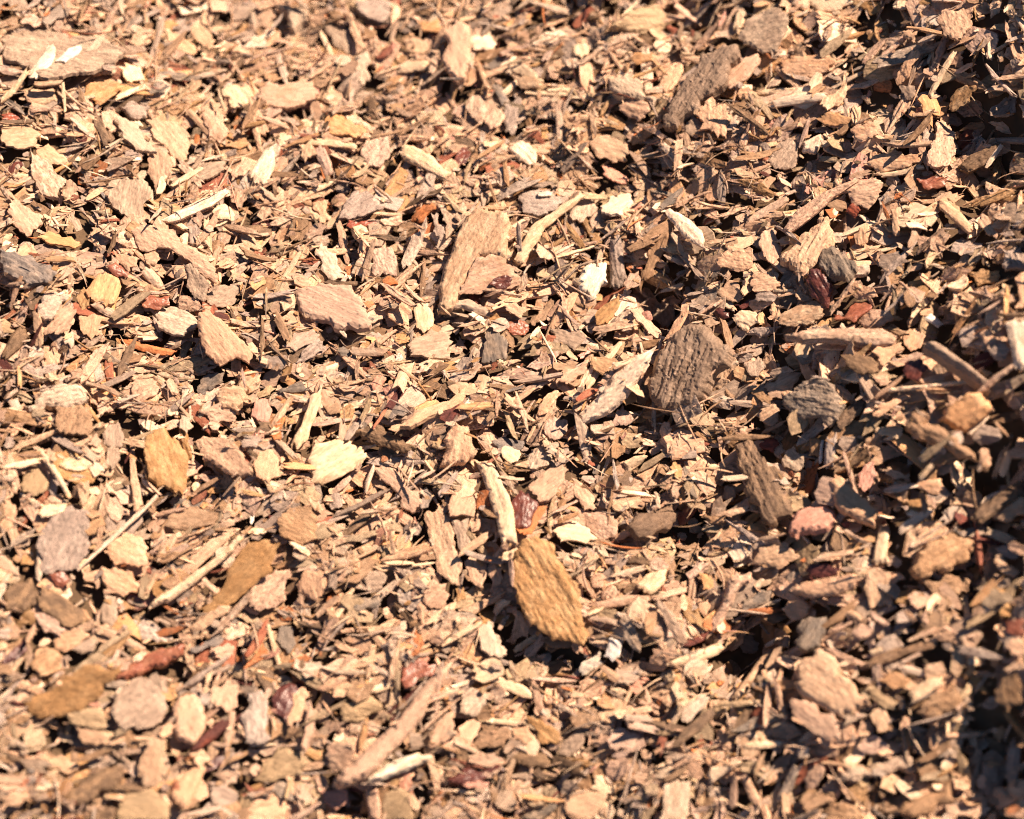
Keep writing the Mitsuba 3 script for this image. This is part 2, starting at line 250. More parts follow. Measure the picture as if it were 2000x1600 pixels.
# ---------------------------------------------------------------- the pieces one can pick out, outlined as they lie in the picture (pixels of the 2000 x 1600 picture)
TRACE = """
grey b - 2 0 7,63 59,56 115,63 168,70 210,66 245,102 224,122 168,140 115,147 70,140 31,119 7,91 |@whitened bark mound
white w - 1 0 46,140 70,122 105,94 115,102 94,130 66,144 |> white_flake white frayed flake, lower left of three
white w - 1 0 105,119 133,94 164,84 154,102 126,119 |> white_flake white frayed flake, middle of three
lgrey w - 1 0 168,98 196,70 206,74 189,94 |> white_flake pale frayed flake, upper right of three
cream c - 0 0 343,10 406,4 413,18 354,28
pink c - 0 0 410,0 444,0 441,24 413,24
peach c - 0 0 312,52 336,56 371,80 388,98 382,110 343,93
tan c - 0 0 371,46 410,49 424,80 413,98 385,80
lgrey c - 5 0 539,4 588,10 602,38 574,52 560,31 |@pale blurred lump at the top
tan c - 0 0 504,21 528,14 539,31 525,56 504,52
peach c - 0 0 500,74 550,59 556,77 525,93 504,86
cream w - 0 9 490,82 539,58
cream c - 0 0 241,122 270,130 284,158 259,164 241,150
pink c - 0 0 245,105 276,115 290,126 276,133 252,115
orange c - 0 0 158,189 168,161 217,154 245,168 224,186 196,206 175,196
cream w - 0 10 224,191 287,166
cream w - 0 6 122,150 128,220
tan c - 0 0 46,175 108,168 115,200 84,206 49,196
red c - 0 0 0,224 28,222 49,229 21,236 0,233
peach c - 0 0 52,206 119,206 122,219 59,219
tan c - 0 0 0,245 56,241 84,259 70,280 21,287 0,276
grey b - 0 0 234,206 259,196 294,206 287,224 255,227
peach c - 0 0 200,217 224,210 245,245 224,261 203,252
lgrey c - 0 0 224,224 245,231 276,259 304,294 308,301 280,298 241,270 |@long light grey chip
tan c - 0 0 284,227 304,224 350,238 374,280 371,312 336,301 301,266 |@tan plate near the upper left
pink c - 0 0 290,301 308,290 329,298 334,336 322,371 304,387 301,364 287,336 |# grey pink chip with curled cream edge at the left
cream c - 0 0 312,350 327,315 335,336 322,371 305,387 |> pale_edge curled cream edge
grey c - 0 0 214,371 238,343 280,346 298,371 280,420 266,438 238,420 214,392 |@broad grey plate
peach c - 0 0 66,287 94,280 136,312 133,320 102,320 70,304
tan c - 0 0 59,298 80,308 112,343 136,360 115,392 84,385 66,350
pink c - 0 0 18,388 38,388 84,420 84,441 56,465 31,444 14,413
orange c - 0 0 70,462 94,451 140,462 164,479 140,483 98,476
slate b - 4 0 0,479 28,486 70,507 112,522 98,546 63,550 31,539 0,507 |@slate bark piece at the left edge
redbrown c - 0 0 206,518 227,511 252,532 252,542 227,539
peach c - 0 0 220,486 259,483 276,507 252,532 224,507
tan c - 0 0 280,497 304,486 315,504 304,518 284,514
pink c - 0 0 252,448 298,434 350,465 402,497 430,539 424,553 388,528 357,500 308,483 266,483 |@long curved pink strip
grey c - 0 0 357,514 371,504 402,546 410,567 399,592 378,581 364,560
tan c - 0 0 427,438 455,444 500,469 514,483 507,490 486,483 434,451
tan w - 0 10 507,483 546,434
cream w - 0 0 315,430 343,413 448,364 451,374 413,402 350,429 326,434 |@frayed cream splinter
grey c - 0 0 329,360 402,318 444,312 441,329 406,350 371,360
cream w - 0 8 329,364 410,318
tan c - 0 0 528,399 574,382 651,357 658,371 609,388
cream w - 0 10 578,385 662,350
cream w - 0 0 486,336 518,290 536,280 539,315 522,357 497,360
pink c - 0 0 451,336 483,304 497,315 483,336 451,354
peach c - 0 0 504,168 522,154 546,164 623,150 626,182 595,200 560,210 518,203 504,189 |@wide peach plate
cream c - 0 0 430,175 458,164 490,186 479,206 451,210
tan w - 0 12 364,210 424,276
peach c - 0 0 396,206 438,224 448,259 430,280 402,245
peach c - 0 0 609,392 640,388 651,427 626,438
cream c - 0 0 612,490 626,469 644,490 665,525 676,546 648,550 626,525
cream c - 0 0 413,413 438,399 462,420 458,432 427,427
cream w - 0 12 595,273 700,284
tan c - 0 0 584,284 609,273 620,301 595,318 588,304
pink w - 0 21 620,280 648,343
tan w - 0 12 175,59 252,30
grey w - 0 9 252,49 315,14
grey c - 0 0 630,46 686,52 696,88 686,105 654,91
cream w - 0 9 626,59 651,112
pink c ^ 4 0 867,59 888,35 909,38 920,70 920,115 906,140 892,158 874,144 860,112 |@upright pink oblong chip
cream c - 0 0 918,72 958,65 972,84 965,96 923,96
slate c - 0 0 940,130 976,108 990,115 958,136
peach w - 0 10 944,147 996,130
cream c - 0 0 993,122 1028,126 1063,158 1060,168 1035,164 996,140
tan c - 0 0 1000,147 1046,150 1056,172 1018,172
cream w - 0 8 1021,180 1116,184
cream w - 0 6 1066,175 1136,172
lgrey c ^ 0 0 690,140 699,105 716,98 725,119 724,154 710,168 694,158 |@pale oval chip
redbrown c - 0 0 730,112 748,94 769,80 772,91 758,108 741,115
tan c - 0 0 786,77 818,74 846,91 825,105 800,102
orange c - 0 0 818,42 856,35 867,52 853,63 822,59
cream w - 0 18 772,133 839,124
grey c - 0 0 692,0 766,0 766,21 741,38 710,24
olive b ^ 5 0 1196,46 1224,21 1266,10 1301,24 1312,46 1294,63 1266,63 1224,52 |@olive pebble-like chip
cream c - 0 0 1122,88 1140,80 1150,102 1136,115 1122,105
cream c - 0 0 1273,88 1290,77 1318,88 1308,102 1287,103
orange c - 0 0 1224,115 1245,102 1276,102 1273,119 1242,126
peach c - 0 0 1287,164 1301,136 1326,115 1340,119 1332,140 1312,175 1298,182
lgrey b - 0 0 1186,150 1217,144 1252,158 1294,189 1276,206 1245,192 1210,186
peach c - 0 0 1206,206 1238,192 1266,200 1273,217 1262,231 1228,231
peach c - 0 0 839,192 860,186 881,196 881,214 867,224 850,210
tan c - 0 0 909,210 923,182 948,186 972,200 965,224 940,245 923,231
peach c - 0 0 948,231 962,214 979,206 986,220 976,245 958,252
grey c - 0 0 986,196 1018,189 1021,210 1010,245 1000,266 986,259
orange c - 0 0 640,224 657,217 685,234 713,245 702,268 664,262 643,255 |@orange shard of the upper left
pink c ^ 0 0 706,287 716,273 755,262 764,280 762,304 741,329 720,326 710,308 |# rounded pale pink chip left of the cream splint in the upper middle
cream w ^ 0 0 776,290 783,276 804,280 846,304 867,329 892,336 874,350 853,346 825,322 790,308 |@bright cream splint
maroon c - 0 0 888,308 902,287 920,284 916,308 895,326
tan c - 0 0 874,301 895,276 916,270 912,287 892,298
cream b - 0 0 993,287 1018,273 1038,284 1049,304 1042,318 1014,312
tan c ^ 0 0 1147,280 1161,266 1196,266 1224,280 1231,298 1224,318 1196,318 1164,304 |@smooth tan oval chip
rose c - 0 0 1175,326 1189,322 1210,336 1231,350 1224,360 1196,354 1178,340 |# bright rose pink sliver below the smooth tan oval chip
grey c - 0 0 660,427 671,399 699,371 727,371 752,402 713,420 685,427
tan w ^ 5 0 851,609 856,560 864,525 888,462 909,420 930,399 965,402 993,413 1000,427 990,469 986,500 940,500 926,518 909,546 892,578 878,602 |@big notched tan plank
peach c ^ 0 0 892,574 909,546 930,504 965,497 993,507 1021,546 1018,556 958,560 940,574 |# smooth pale chip lying against the big notched tan plank
maroon c - 0 0 954,556 965,544 986,537 1004,541 1000,556 979,564
cream w ^ 0 0 1000,511 1021,472 1038,441 1077,416 1136,373 1147,378 1116,406 1066,444 1052,469 1032,497 1018,518 |# forked cream splinter pointing up right beside the big notched tan plank
lgrey c - 0 0 1010,385 1021,371 1070,371 1102,385 1084,410 1046,420 1018,410
white c - 0 0 972,374 1004,374 1000,383 976,383
white c - 0 0 1051,374 1080,374 1077,382 1052,382
rust c - 0 0 800,430 814,406 850,396 853,406 832,420 836,441 814,434
lgrey c - 0 0 853,396 867,399 888,424 878,444 864,430
grey c - 0 0 842,416 856,416 870,455 860,472 846,451
red c - 0 0 674,441 682,430 730,430 738,438 702,444
cream c - 0 0 1172,402 1196,382 1234,374 1238,396 1203,420 1178,416
grey c - 0 0 1108,406 1126,371 1150,382 1168,406 1140,434 1112,427
cream w ^ 0 0 1294,410 1304,402 1350,430 1371,451 1378,486 1346,469 1304,424 |@slanting cream wedge
white c ^ 5 0 1122,544 1140,523 1175,506 1189,509 1189,551 1161,586 1147,586 1130,565 |@bright white chunk
grey w - 0 0 1191,460 1210,453 1217,499 1224,551 1210,572 1192,569
brown c - 0 0 1252,546 1266,490 1290,451 1308,451 1298,490 1276,539 1252,574
cream w - 0 5 1080,504 1164,479
cream w - 0 5 1080,497 1122,476
pink c - 0 0 720,490 730,472 766,483 776,539 734,539
umber b ^ 6 0 1300,210 1338,150 1370,105 1412,80 1440,84 1444,108 1419,140 1384,182 1366,210 1321,245 1293,241 |@long bark branch piece
peach c - 0 0 1408,164 1419,144 1447,119 1482,102 1486,122 1458,154 1426,172
grey c - 0 0 1440,77 1458,38 1496,21 1542,28 1538,63 1517,102 1489,105 1450,88
cream w - 0 0 1430,52 1436,28 1450,14 1454,38 1440,65
cream c - 0 0 1576,4 1590,18 1622,21 1664,7 1671,-7 1576,-7 |# wide cream chip cut by the top edge of the picture
ochre c - 0 0 1678,10 1688,0 1720,7 1720,28 1699,30
peach c - 0 0 1517,119 1545,108 1622,105 1636,119 1615,136 1594,147 1552,144 1524,130
cream w - 0 10 1472,178 1559,173
cream w - 0 16 1500,200 1618,184
tan c - 0 0 1601,203 1636,175 1650,140 1660,136 1657,175 1646,200 1615,217
peach c ^ 0 0 1377,196 1391,186 1398,203 1419,196 1419,217 1430,224 1419,245 1419,273 1402,270 1388,252 1363,255 1377,238 1360,224 |@star-shaped pale chip
grey c - 0 0 1338,241 1352,227 1377,238 1380,252 1360,270 1342,262
cream w ^ 0 11 1811,192 1867,94 |# straight cream stick standing steeply in the upper right
pink c ^ 0 0 1828,31 1846,14 1881,14 1898,38 1888,66 1870,79 1842,66 |@rounded pink chip of the top right
tan c - 0 0 1772,14 1786,0 1790,42 1780,52
tan c - 0 0 1755,63 1794,59 1786,84 1769,74
peach c - 0 0 1748,164 1758,136 1780,91 1795,94 1786,122 1772,154 1758,168
grey c - 0 0 1755,168 1786,168 1788,189 1766,196
ochre c - 0 0 1850,217 1856,196 1888,164 1909,168 1892,200 1864,220
peach c ^ 0 0 1814,315 1818,280 1828,259 1832,231 1850,231 1867,262 1867,294 1853,326 1825,326 |@upright peach chip in shade
cream w - 0 0 1702,340 1755,332 1804,318 1808,327 1762,340 1720,345
pink c ^ 0 0 1636,374 1671,350 1713,346 1730,354 1720,378 1696,410 1664,399 |@pointed pink shard
peach w ^ 0 0 1524,451 1552,413 1608,374 1674,343 1678,350 1615,396 1566,438 1531,462 |# long peach splinter running up to the pointed pink shard
pink c - 0 0 1482,472 1489,448 1510,441 1520,469 1524,500 1510,518 1492,500
tan b ^ 0 0 1524,504 1566,455 1601,420 1622,420 1629,455 1615,490 1584,522 1570,539 1552,518 |# tan leaf shaped chip left below the pointed pink shard
tan w - 0 14 1454,434 1545,382
grey c - 0 0 1496,315 1517,284 1542,266 1559,276 1559,304 1542,332 1510,329
cream w - 0 0 1562,280 1604,259 1612,270 1590,298 1566,298
orange c - 0 0 1590,231 1622,217 1674,231 1654,245 1608,245
peach c - 0 0 1682,322 1706,280 1713,301 1748,290 1766,304 1794,301 1800,315 1752,329 1713,336
peach c - 0 0 1657,252 1678,238 1716,241 1716,262 1688,276 1664,270
dgrey w - 0 0 1867,326 1895,301 1951,276 1954,290 1923,322 1881,340
cream w - 0 9 1923,332 1958,280
ochre c ^ 0 0 1892,402 1916,385 1976,368 1986,374 1951,392 1909,402 |@yellow ochre sliver
redbrown c - 0 0 1786,350 1818,340 1853,346 1846,364 1814,371
tan w - 0 0 1828,382 1846,388 1878,413 1902,444 1898,455 1867,430 1836,402
tan w - 0 0 1738,402 1755,402 1758,465 1744,458
red c - 0 0 1650,413 1664,396 1682,413 1671,427
maroon b ^ 0 0 1573,548 1580,527 1601,527 1618,548 1626,565 1612,604 1601,590 1580,569 |@red fibrous flake
slate b - 0 0 1598,518 1608,483 1629,479 1650,500 1668,522 1650,541 1615,536
peach c - 0 0 1398,504 1419,479 1468,500 1472,522 1433,528 1405,522
pink c - 0 0 1909,427 1920,416 1940,444 1948,469 1926,455
grey b - 0 0 1958,486 1993,479 2004,497 2004,525 1962,525
peach c - 0 0 1984,537 2004,530 2004,600 1982,604
cream w ^ 0 0 1962,625 1993,620 2021,630 2021,732 1984,721 |@cream strip at the right edge
lgrey b - 0 0 74,597 84,576 105,566 136,572 140,590 115,604 77,613
pink c - 0 0 80,650 105,611 140,590 150,608 140,636 115,653 84,656
dgrey w - 0 0 0,695 21,653 46,632 56,653 35,681 10,702
orange w - 0 0 168,566 196,530 224,527 238,558 224,590 206,600 178,586
tan w - 0 16 178,590 245,625
ochre c - 0 0 150,586 164,558 178,566 175,597 158,608
redbrown c ^ 0 0 273,583 290,572 336,576 332,597 304,604 276,597 |@red-brown block at the left
tan w - 0 21 280,520 322,566
grey c - 0 0 396,586 420,562 462,558 472,569 462,590 416,600
lgrey c ^ 0 0 299,608 315,600 364,604 388,618 388,642 357,655 322,646 304,628 |# grey tan plate below the red-brown block at the left
peach c - 0 0 154,618 186,611 200,622 196,653 178,667 161,653
rust w - 0 0 224,660 245,658 280,670 350,684 343,695 308,692 252,678 |@rusty orange strip
peach c ^ 3 0 388,604 406,600 430,622 448,639 490,674 490,712 430,714 402,688 388,653 |@knotted pale pink chip
pink c ^ 4 0 578,594 579,558 616,553 686,555 704,576 728,632 714,641 668,641 612,622 592,614 |@big pink plate
pink c - 0 0 550,678 574,650 612,642 626,653 595,674 574,688
grey c - 0 0 578,709 592,684 626,658 640,678 612,698
brown c ^ 0 0 108,796 147,786 178,790 182,828 172,849 126,852 108,842 |@brown squarish chip
lgrey b ^ 0 0 46,790 77,768 108,751 140,748 172,762 168,782 108,790 66,800 |# long weathered grey chip above the brown squarish chip
lgrey c - 0 0 10,779 35,776 42,800 24,810
ochre c ^ 3 0 284,842 298,830 326,832 350,860 368,891 371,933 360,968 332,954 290,930 285,888 |@yellow leaf-shaped chip
pink c ^ 0 0 374,860 399,849 438,856 469,877 493,905 493,926 462,926 420,908 388,874 |# pointed pink brown chip right of the yellow leaf-shaped chip
peach c - 0 0 497,912 507,880 532,874 546,898 546,930 525,944 504,933
rose c - 0 0 490,810 500,779 525,776 532,800 525,828 507,824
cream w ^ 0 0 567,870 588,832 609,765 630,754 626,786 609,828 602,856 581,877 |# cream spatula shaped stick above the fibrous yellow plate
cream w ^ 0 0 606,940 602,898 616,866 658,856 693,863 714,870 721,891 693,916 668,930 626,947 |@fibrous yellow plate
lgrey c - 0 0 350,835 354,807 371,810 378,832 364,849
tan w - 0 0 252,849 262,846 266,912 280,989 262,1000 255,940
cream w ^ 0 11 77,879 142,978 |# pale stick slanting down right near the left edge
cream w ^ 0 8 315,961 144,1121 |# long thin pale stick slanting up right near the left edge
olive c ^ 0 0 38,950 52,919 77,912 94,933 91,958 70,970 46,964 |# rounded olive chip beside the pale stick at the left
cream c - 0 0 115,905 140,891 189,905 168,916 133,916
grey c ^ 0 0 70,1066 91,1024 105,992 147,986 172,989 172,1052 168,1087 150,1115 105,1120 75,1115 |@large grey plate
peach c - 0 0 200,975 224,968 255,1000 255,1010 231,1024 206,989
brown c - 0 0 318,1024 332,1000 378,989 430,1000 420,1024 378,1031 336,1034
brown c - 0 0 539,1010 560,989 609,989 623,1017 620,1052 588,1066 546,1045
white w - 0 9 493,964 493,1024
maroon c - 0 0 518,1028 525,1003 536,1006 528,1031
cream w - 0 13 376,958 396,926
peach c - 0 0 84,688 102,678 119,692 112,712 88,712
peach c - 0 0 189,800 206,786 224,800 196,814
grey c - 0 0 7,852 28,852 24,874 7,874
grey c - 0 0 469,863 504,851 514,860 500,874 472,874
orange c - 0 0 546,744 567,730 584,737 564,754
slate c - 0 0 542,762 592,744 606,762 546,768
brown c - 0 0 630,793 658,779 665,804 644,810
slate c - 0 0 382,758 406,730 441,726 438,744 399,776
grey c - 0 0 203,870 210,828 231,821 241,846 238,874
grey c - 0 0 203,905 210,875 231,874 234,898 220,922
pink c - 0 0 266,737 308,744 315,758 280,786 255,779
tan b - 0 0 420,765 451,751 486,758 490,779 465,800 434,793
peach c - 0 0 385,800 430,786 472,800 462,821 413,828
pink c - 0 0 168,870 189,846 200,863 189,874
peach c ^ 0 0 200,1078 210,1050 245,1040 276,1050 290,1078 294,1106 273,1110 245,1100 224,1103 |# brown peach rounded chip right of the large grey plate
peach c - 0 0 196,1103 224,1106 259,1117 280,1148 245,1166 210,1152
cream w ^ 4 0 287,1192 294,1176 350,1138 416,1092 472,1040 486,1044 465,1064 392,1128 336,1170 |@long pale stick
pink w - 0 0 346,1124 357,1103 402,1061 448,1030 465,1036 420,1078 378,1117
ochre c ^ 0 0 382,1194 402,1184 458,1096 483,1061 525,1054 550,1058 539,1086 504,1134 465,1170 413,1212 |@ochre plank
tan c - 0 0 350,1243 382,1215 430,1180 458,1180 438,1201 396,1232
dgrey b - 0 0 7,1159 28,1138 70,1129 70,1180 42,1190 14,1187
dgrey c - 0 0 72,1180 77,1138 115,1159 154,1187 168,1212 147,1226 115,1215 84,1194
redbrown c - 0 0 94,1120 122,1115 136,1124 122,1148 105,1142
grey c - 0 0 196,1212 203,1159 227,1162 227,1212 217,1226
pink c - 0 0 63,1194 77,1194 115,1215 130,1229 119,1243 88,1236
peach c - 0 0 102,1254 119,1236 154,1229 178,1243 158,1254 126,1274 105,1268
grey c - 0 0 136,1257 147,1250 196,1254 186,1271 158,1278 140,1271
tan w - 0 15 182,1222 290,1271
redbrown c ^ 5 0 210,1330 227,1316 262,1292 315,1264 357,1254 368,1260 350,1282 308,1302 262,1320 231,1327 |@red-brown spindle
slate c - 0 0 364,1268 420,1243 451,1236 420,1264 371,1276
maroon c - 0 0 0,1282 28,1264 52,1246 56,1268 21,1292 0,1302
brown c - 0 0 56,1299 70,1271 105,1264 126,1282 119,1306 77,1320
ochre c ^ 0 0 49,1390 56,1366 115,1338 164,1299 241,1296 224,1327 196,1362 140,1390 94,1400 |@broad ochre plate
grey c - 2 0 214,1390 224,1355 252,1338 308,1320 315,1341 332,1376 315,1408 280,1422 241,1425 224,1411 |@wide grey bark piece
peach c ^ 4 0 341,1397 346,1366 364,1352 388,1352 402,1376 402,1422 382,1453 368,1456 346,1436 |@upright peach oval chip
maroon w ^ 0 0 374,1464 392,1439 434,1404 476,1390 469,1404 430,1436 385,1467 |# dark red stick right below the upright peach oval chip
lgrey c - 0 0 472,1394 483,1348 511,1344 522,1355 522,1408 528,1446 479,1450 476,1422
pink c ^ 0 0 406,1366 416,1341 444,1327 465,1338 465,1380 444,1394 420,1383 |# rounded pink chip right above the upright peach oval chip
maroon c ^ 0 0 532,1369 546,1341 574,1330 592,1320 588,1348 574,1376 560,1411 546,1397 |@dark red wedge
peach c - 0 0 560,1411 574,1380 592,1338 606,1348 592,1390 570,1425 |> pale_backing peach backing along the right side
tan c ^ 0 0 270,1506 290,1460 298,1432 322,1442 315,1478 326,1506 304,1544 280,1540 |# tan upright chip with pale tip in the lower left
peach w - 0 0 350,1579 336,1548 354,1520 385,1492 402,1478 402,1506 382,1554 364,1586
maroon c - 0 0 399,1509 402,1488 438,1467 441,1478 420,1502
dgrey b ^ 0 0 130,1540 161,1520 196,1498 238,1493 241,1512 196,1540 158,1568 136,1568 |@dark bark piece of the lower left
olive c - 0 0 227,1586 238,1551 266,1537 308,1548 336,1572 336,1607 227,1607
pink c ^ 0 0 634,1478 640,1456 665,1450 693,1460 696,1484 679,1506 654,1509 637,1498 |@round pink chip of the lower middle
peach c - 0 0 469,1586 490,1562 536,1548 564,1562 567,1582 553,1610 490,1614
rose c - 0 0 626,1544 679,1540 682,1565 658,1582 630,1568
tan c - 0 0 413,1512 438,1498 465,1498 465,1530 444,1537
olive c - 0 0 490,1526 542,1460 560,1456 592,1470 609,1484 592,1516 539,1526
grey c - 0 0 410,1540 434,1526 469,1558 451,1576 410,1565
peach c ^ 0 0 486,1159 518,1120 567,1110 574,1120 560,1170 536,1187 504,1198 486,1187 |# broad peach chip right of the ochre plank
peach c - 0 0 578,1142 595,1110 623,1110 637,1138 626,1170 609,1173 584,1159
cream w ^ 0 9 522,1215 550,1313 |# pale stick slanting down right in the lower left
cream w - 0 10 651,1212 690,1148
slate c - 0 0 539,1250 550,1218 574,1222 578,1257 564,1278
lgrey c - 0 0 245,1215 276,1204 315,1226 340,1243 315,1257 280,1250
rust c - 0 0 462,1282 483,1278 486,1292 462,1292
peach c - 0 0 416,1268 448,1254 462,1268 444,1288 420,1285
orange c - 0 0 56,1558 77,1558 140,1590 136,1600 88,1586
tan c - 0 0 84,1492 115,1474 150,1488 158,1502 133,1512 94,1498
olive b - 0 0 130,1394 154,1380 196,1380 210,1400 206,1422 168,1418
olive c - 0 0 42,1432 88,1414 91,1453 63,1464 46,1453
tan c - 0 0 0,1551 35,1544 63,1558 35,1576 0,1586
dgrey b - 0 0 158,1607 182,1582 227,1579 224,1607
peach w - 0 0 616,1344 672,1316 679,1324 648,1344 626,1352
cream w - 0 6 483,1456 546,1453
tan c - 0 0 140,1418 168,1422 217,1436 210,1456 164,1453
rust c - 0 0 746,548 758,539 772,544 780,555 762,558 748,557
peach c - 0 0 752,611 766,597 790,590 804,608 800,636 783,636 762,622
cream c - 0 0 808,604 818,586 836,590 846,636 828,650 813,639
grey w - 0 0 870,604 888,586 916,583 948,600 972,614 954,618 902,600
pink c - 0 0 979,594 1000,586 1032,604 1021,625 1004,614
redbrown c - 0 0 982,639 993,628 1018,625 1038,642 1028,656 1000,653
slate c ^ 0 0 940,709 948,650 972,642 990,681 990,702 965,706 |@grey triangle chip
brown c - 0 0 1035,636 1052,608 1080,580 1088,590 1066,625 1042,639
ochre c - 0 0 1161,618 1175,600 1214,572 1210,597 1189,628 1164,636
pink c ^ 0 0 1228,604 1242,600 1266,625 1294,650 1287,664 1266,650 1245,628 |# pink stick with red tip pointing at the fissured bark lump
grey c - 0 0 1276,597 1304,583 1318,608 1312,636 1294,642 1276,622
umber b ^ 11 0 1262,754 1276,692 1304,653 1326,639 1354,627 1378,632 1388,650 1420,684 1416,709 1385,734 1371,765 1343,793 1312,800 1280,790 |@fissured bark lump
cream w ^ 6 0 1112,846 1130,810 1168,772 1210,720 1252,688 1284,674 1280,688 1252,737 1224,779 1189,810 1140,832 |@fibrous cream plank
cream w ^ 0 13 1140,758 1214,664 |# narrow cream stick just above the fibrous cream plank
peach c - 0 0 1080,748 1105,720 1154,698 1147,720 1112,748 1084,751
peach c - 0 0 1049,814 1060,779 1084,758 1102,765 1074,796 1052,814
pink c - 0 0 1200,835 1206,800 1217,790 1238,818 1224,832
pink c - 0 0 776,790 783,762 808,748 832,765 836,782 804,796
rose c - 0 0 724,748 744,726 755,737 748,765 727,762
tan w - 0 0 780,828 825,796 878,779 926,740 934,748 895,790 839,810 797,832
dgrey b ^ 0 0 682,846 702,838 752,842 783,856 814,874 800,880 758,874 720,860 |@dark bark sliver
peach b ^ 6 0 864,905 874,849 892,821 916,828 923,863 930,888 909,902 881,908 |@boot-shaped chip
cream w ^ 3 0 925,893 956,891 979,940 1000,989 1009,1059 979,1059 967,1006 948,950 |@cream standing stick
maroon c ^ 2 0 1002,975 1014,954 1032,961 1052,982 1042,1010 1032,1038 1004,1034 996,1024 1004,1003 |@angular maroon shard
rust c - 0 0 1005,1036 1032,1034 1052,987 1074,986 1063,1003 1038,1045 1021,1048 |> orange_edge rusty orange edge
pink c ^ 0 0 1024,954 1052,933 1102,905 1112,916 1102,940 1077,972 1052,982 1035,961 |# pink strip with pale edge above the angular maroon shard
pink c ^ 0 0 724,912 766,905 786,926 790,950 818,958 828,986 804,1000 786,992 772,958 741,930 |@pink wedge of the middle
pink c ^ 0 0 874,986 884,964 916,958 930,989 926,1010 878,1010 |# pink block left of the cream standing stick
tan c - 0 0 832,992 856,986 878,1017 888,1066 902,1108 900,1146 874,1136 853,1112 842,1066 |# long tan bark chip lying below the pink wedge of the middle
grey c - 0 0 881,1014 916,1010 920,1056 902,1080 892,1045
pink c - 0 0 1116,933 1136,940 1161,972 1168,996 1144,1000 1119,964
peach c - 0 0 1140,1003 1168,1000 1210,1020 1210,1042 1182,1056 1154,1038
cream c - 0 0 1084,1031 1105,1020 1147,1031 1168,1052 1136,1059 1094,1059
pink c - 0 0 1063,821 1084,810 1108,818 1105,846 1084,860 1066,849
lgrey c - 0 0 1032,916 1038,877 1063,870 1080,891 1070,908 1042,919
cream c - 0 0 979,888 986,870 1014,880 1018,898 1000,908
dgrey b - 0 0 1231,1024 1245,996 1280,992 1315,978 1322,1010 1290,1034 1252,1045
cream w - 0 0 1210,905 1238,891 1266,888 1248,908 1224,926
peach c - 0 0 1242,930 1280,898 1290,908 1259,940
cream w - 0 5 993,730 1077,732
cream w - 0 4 825,891 867,950
tan w - 0 6 1028,863 1056,807
cream w - 0 6 1172,940 1196,874
ochre w - 0 6 926,800 996,818
ochre w - 0 6 902,786 923,818
grey c - 0 0 794,678 818,656 874,650 888,667 881,702 846,698 800,695
grey c - 0 0 1070,636 1122,639 1147,653 1122,684 1080,667
redbrown c - 0 0 1126,695 1158,678 1161,688 1133,702
peach c - 0 0 909,660 926,650 940,660 930,670
slate c - 0 0 657,681 685,681 688,692 668,695
slate c - 0 0 958,860 986,849 1028,866 1018,880 972,874
peach c - 0 0 1461,558 1475,530 1517,530 1528,558 1500,569 1472,569
tan c - 0 0 1398,572 1419,548 1447,566 1454,583 1430,590 1405,580
grey c - 0 0 1472,576 1496,566 1520,580 1510,590 1478,590
cream w - 0 6 1506,567 1552,567
cream c - 0 0 1430,614 1447,604 1475,608 1486,632 1461,646 1440,636
maroon c - 0 0 1394,608 1405,600 1426,611 1426,622 1408,625
maroon c - 0 0 1433,597 1464,583 1472,586 1450,604
tan c - 0 0 1510,622 1556,597 1598,586 1612,600 1604,622 1566,632 1531,636
redbrown c - 0 0 1650,618 1671,590 1696,585 1706,597 1688,611 1668,628 1626,625 1622,614
peach c - 0 0 1671,632 1688,611 1741,604 1748,625 1720,639 1685,639
tan w ^ 4 0 1531,653 1598,639 1671,637 1730,641 1758,656 1748,670 1702,669 1632,658 1566,660 |@level tan log piece
grey b - 0 0 1458,653 1475,639 1524,636 1510,650 1482,660
peach c - 0 0 1766,674 1776,642 1794,639 1808,656 1797,681 1780,686
grey w ^ 5 0 1800,667 1814,656 1839,670 1892,709 1944,748 1944,762 1926,754 1874,716 1825,681 |@slanting grey rod
peach c ^ 0 0 1702,688 1713,676 1762,669 1766,684 1748,695 1724,716 1713,702 |# peach hooked chip under the level tan log piece
dgrey c - 0 0 1640,692 1664,684 1702,698 1720,726 1688,730 1657,716
maroon c ^ 0 0 1762,726 1769,709 1797,700 1814,716 1790,748 1772,740 |# dark red block below the slanting grey rod
peach c - 0 0 1706,737 1730,730 1744,744 1720,754
white w - 0 0 1800,611 1818,611 1846,636 1836,642 1808,625
peach c - 0 0 1912,650 1934,642 1948,664 1934,674
grey c - 0 0 1930,684 1954,670 1979,684 1965,702 1937,698
cream w ^ 0 7 1720,762 1923,742 |# long thin straw lying level above the yellow wood block
slate b ^ 4 0 1528,790 1545,765 1566,744 1598,737 1629,751 1646,786 1636,810 1615,832 1580,814 1552,821 1542,807 |@charred bark piece
pink c - 0 0 1489,758 1528,726 1576,723 1559,744 1528,779 1496,779
dgrey c - 0 0 1632,828 1660,793 1692,779 1692,796 1664,824 1643,842
peach c - 0 0 1699,810 1720,786 1766,765 1783,772 1748,793 1710,818
orange w ^ 5 0 1828,821 1846,796 1888,765 1916,765 1940,796 1909,821 1881,842 1856,835 |@yellow wood block
cream w - 0 15 1888,846 1934,807
grey c - 0 0 1895,856 1923,828 1954,835 1951,863 1916,870
brown b ^ 7 0 1769,832 1783,804 1800,800 1814,810 1804,828 1853,846 1895,877 1930,905 1930,919 1888,894 1825,866 1786,852 |@brown hooked log piece
cream c - 0 0 1702,838 1720,835 1766,838 1762,856 1724,852
tan c - 0 0 1475,814 1486,796 1514,782 1528,800 1520,824 1506,833 1486,824
brown c - 0 0 1464,762 1489,762 1510,779 1506,790 1486,782
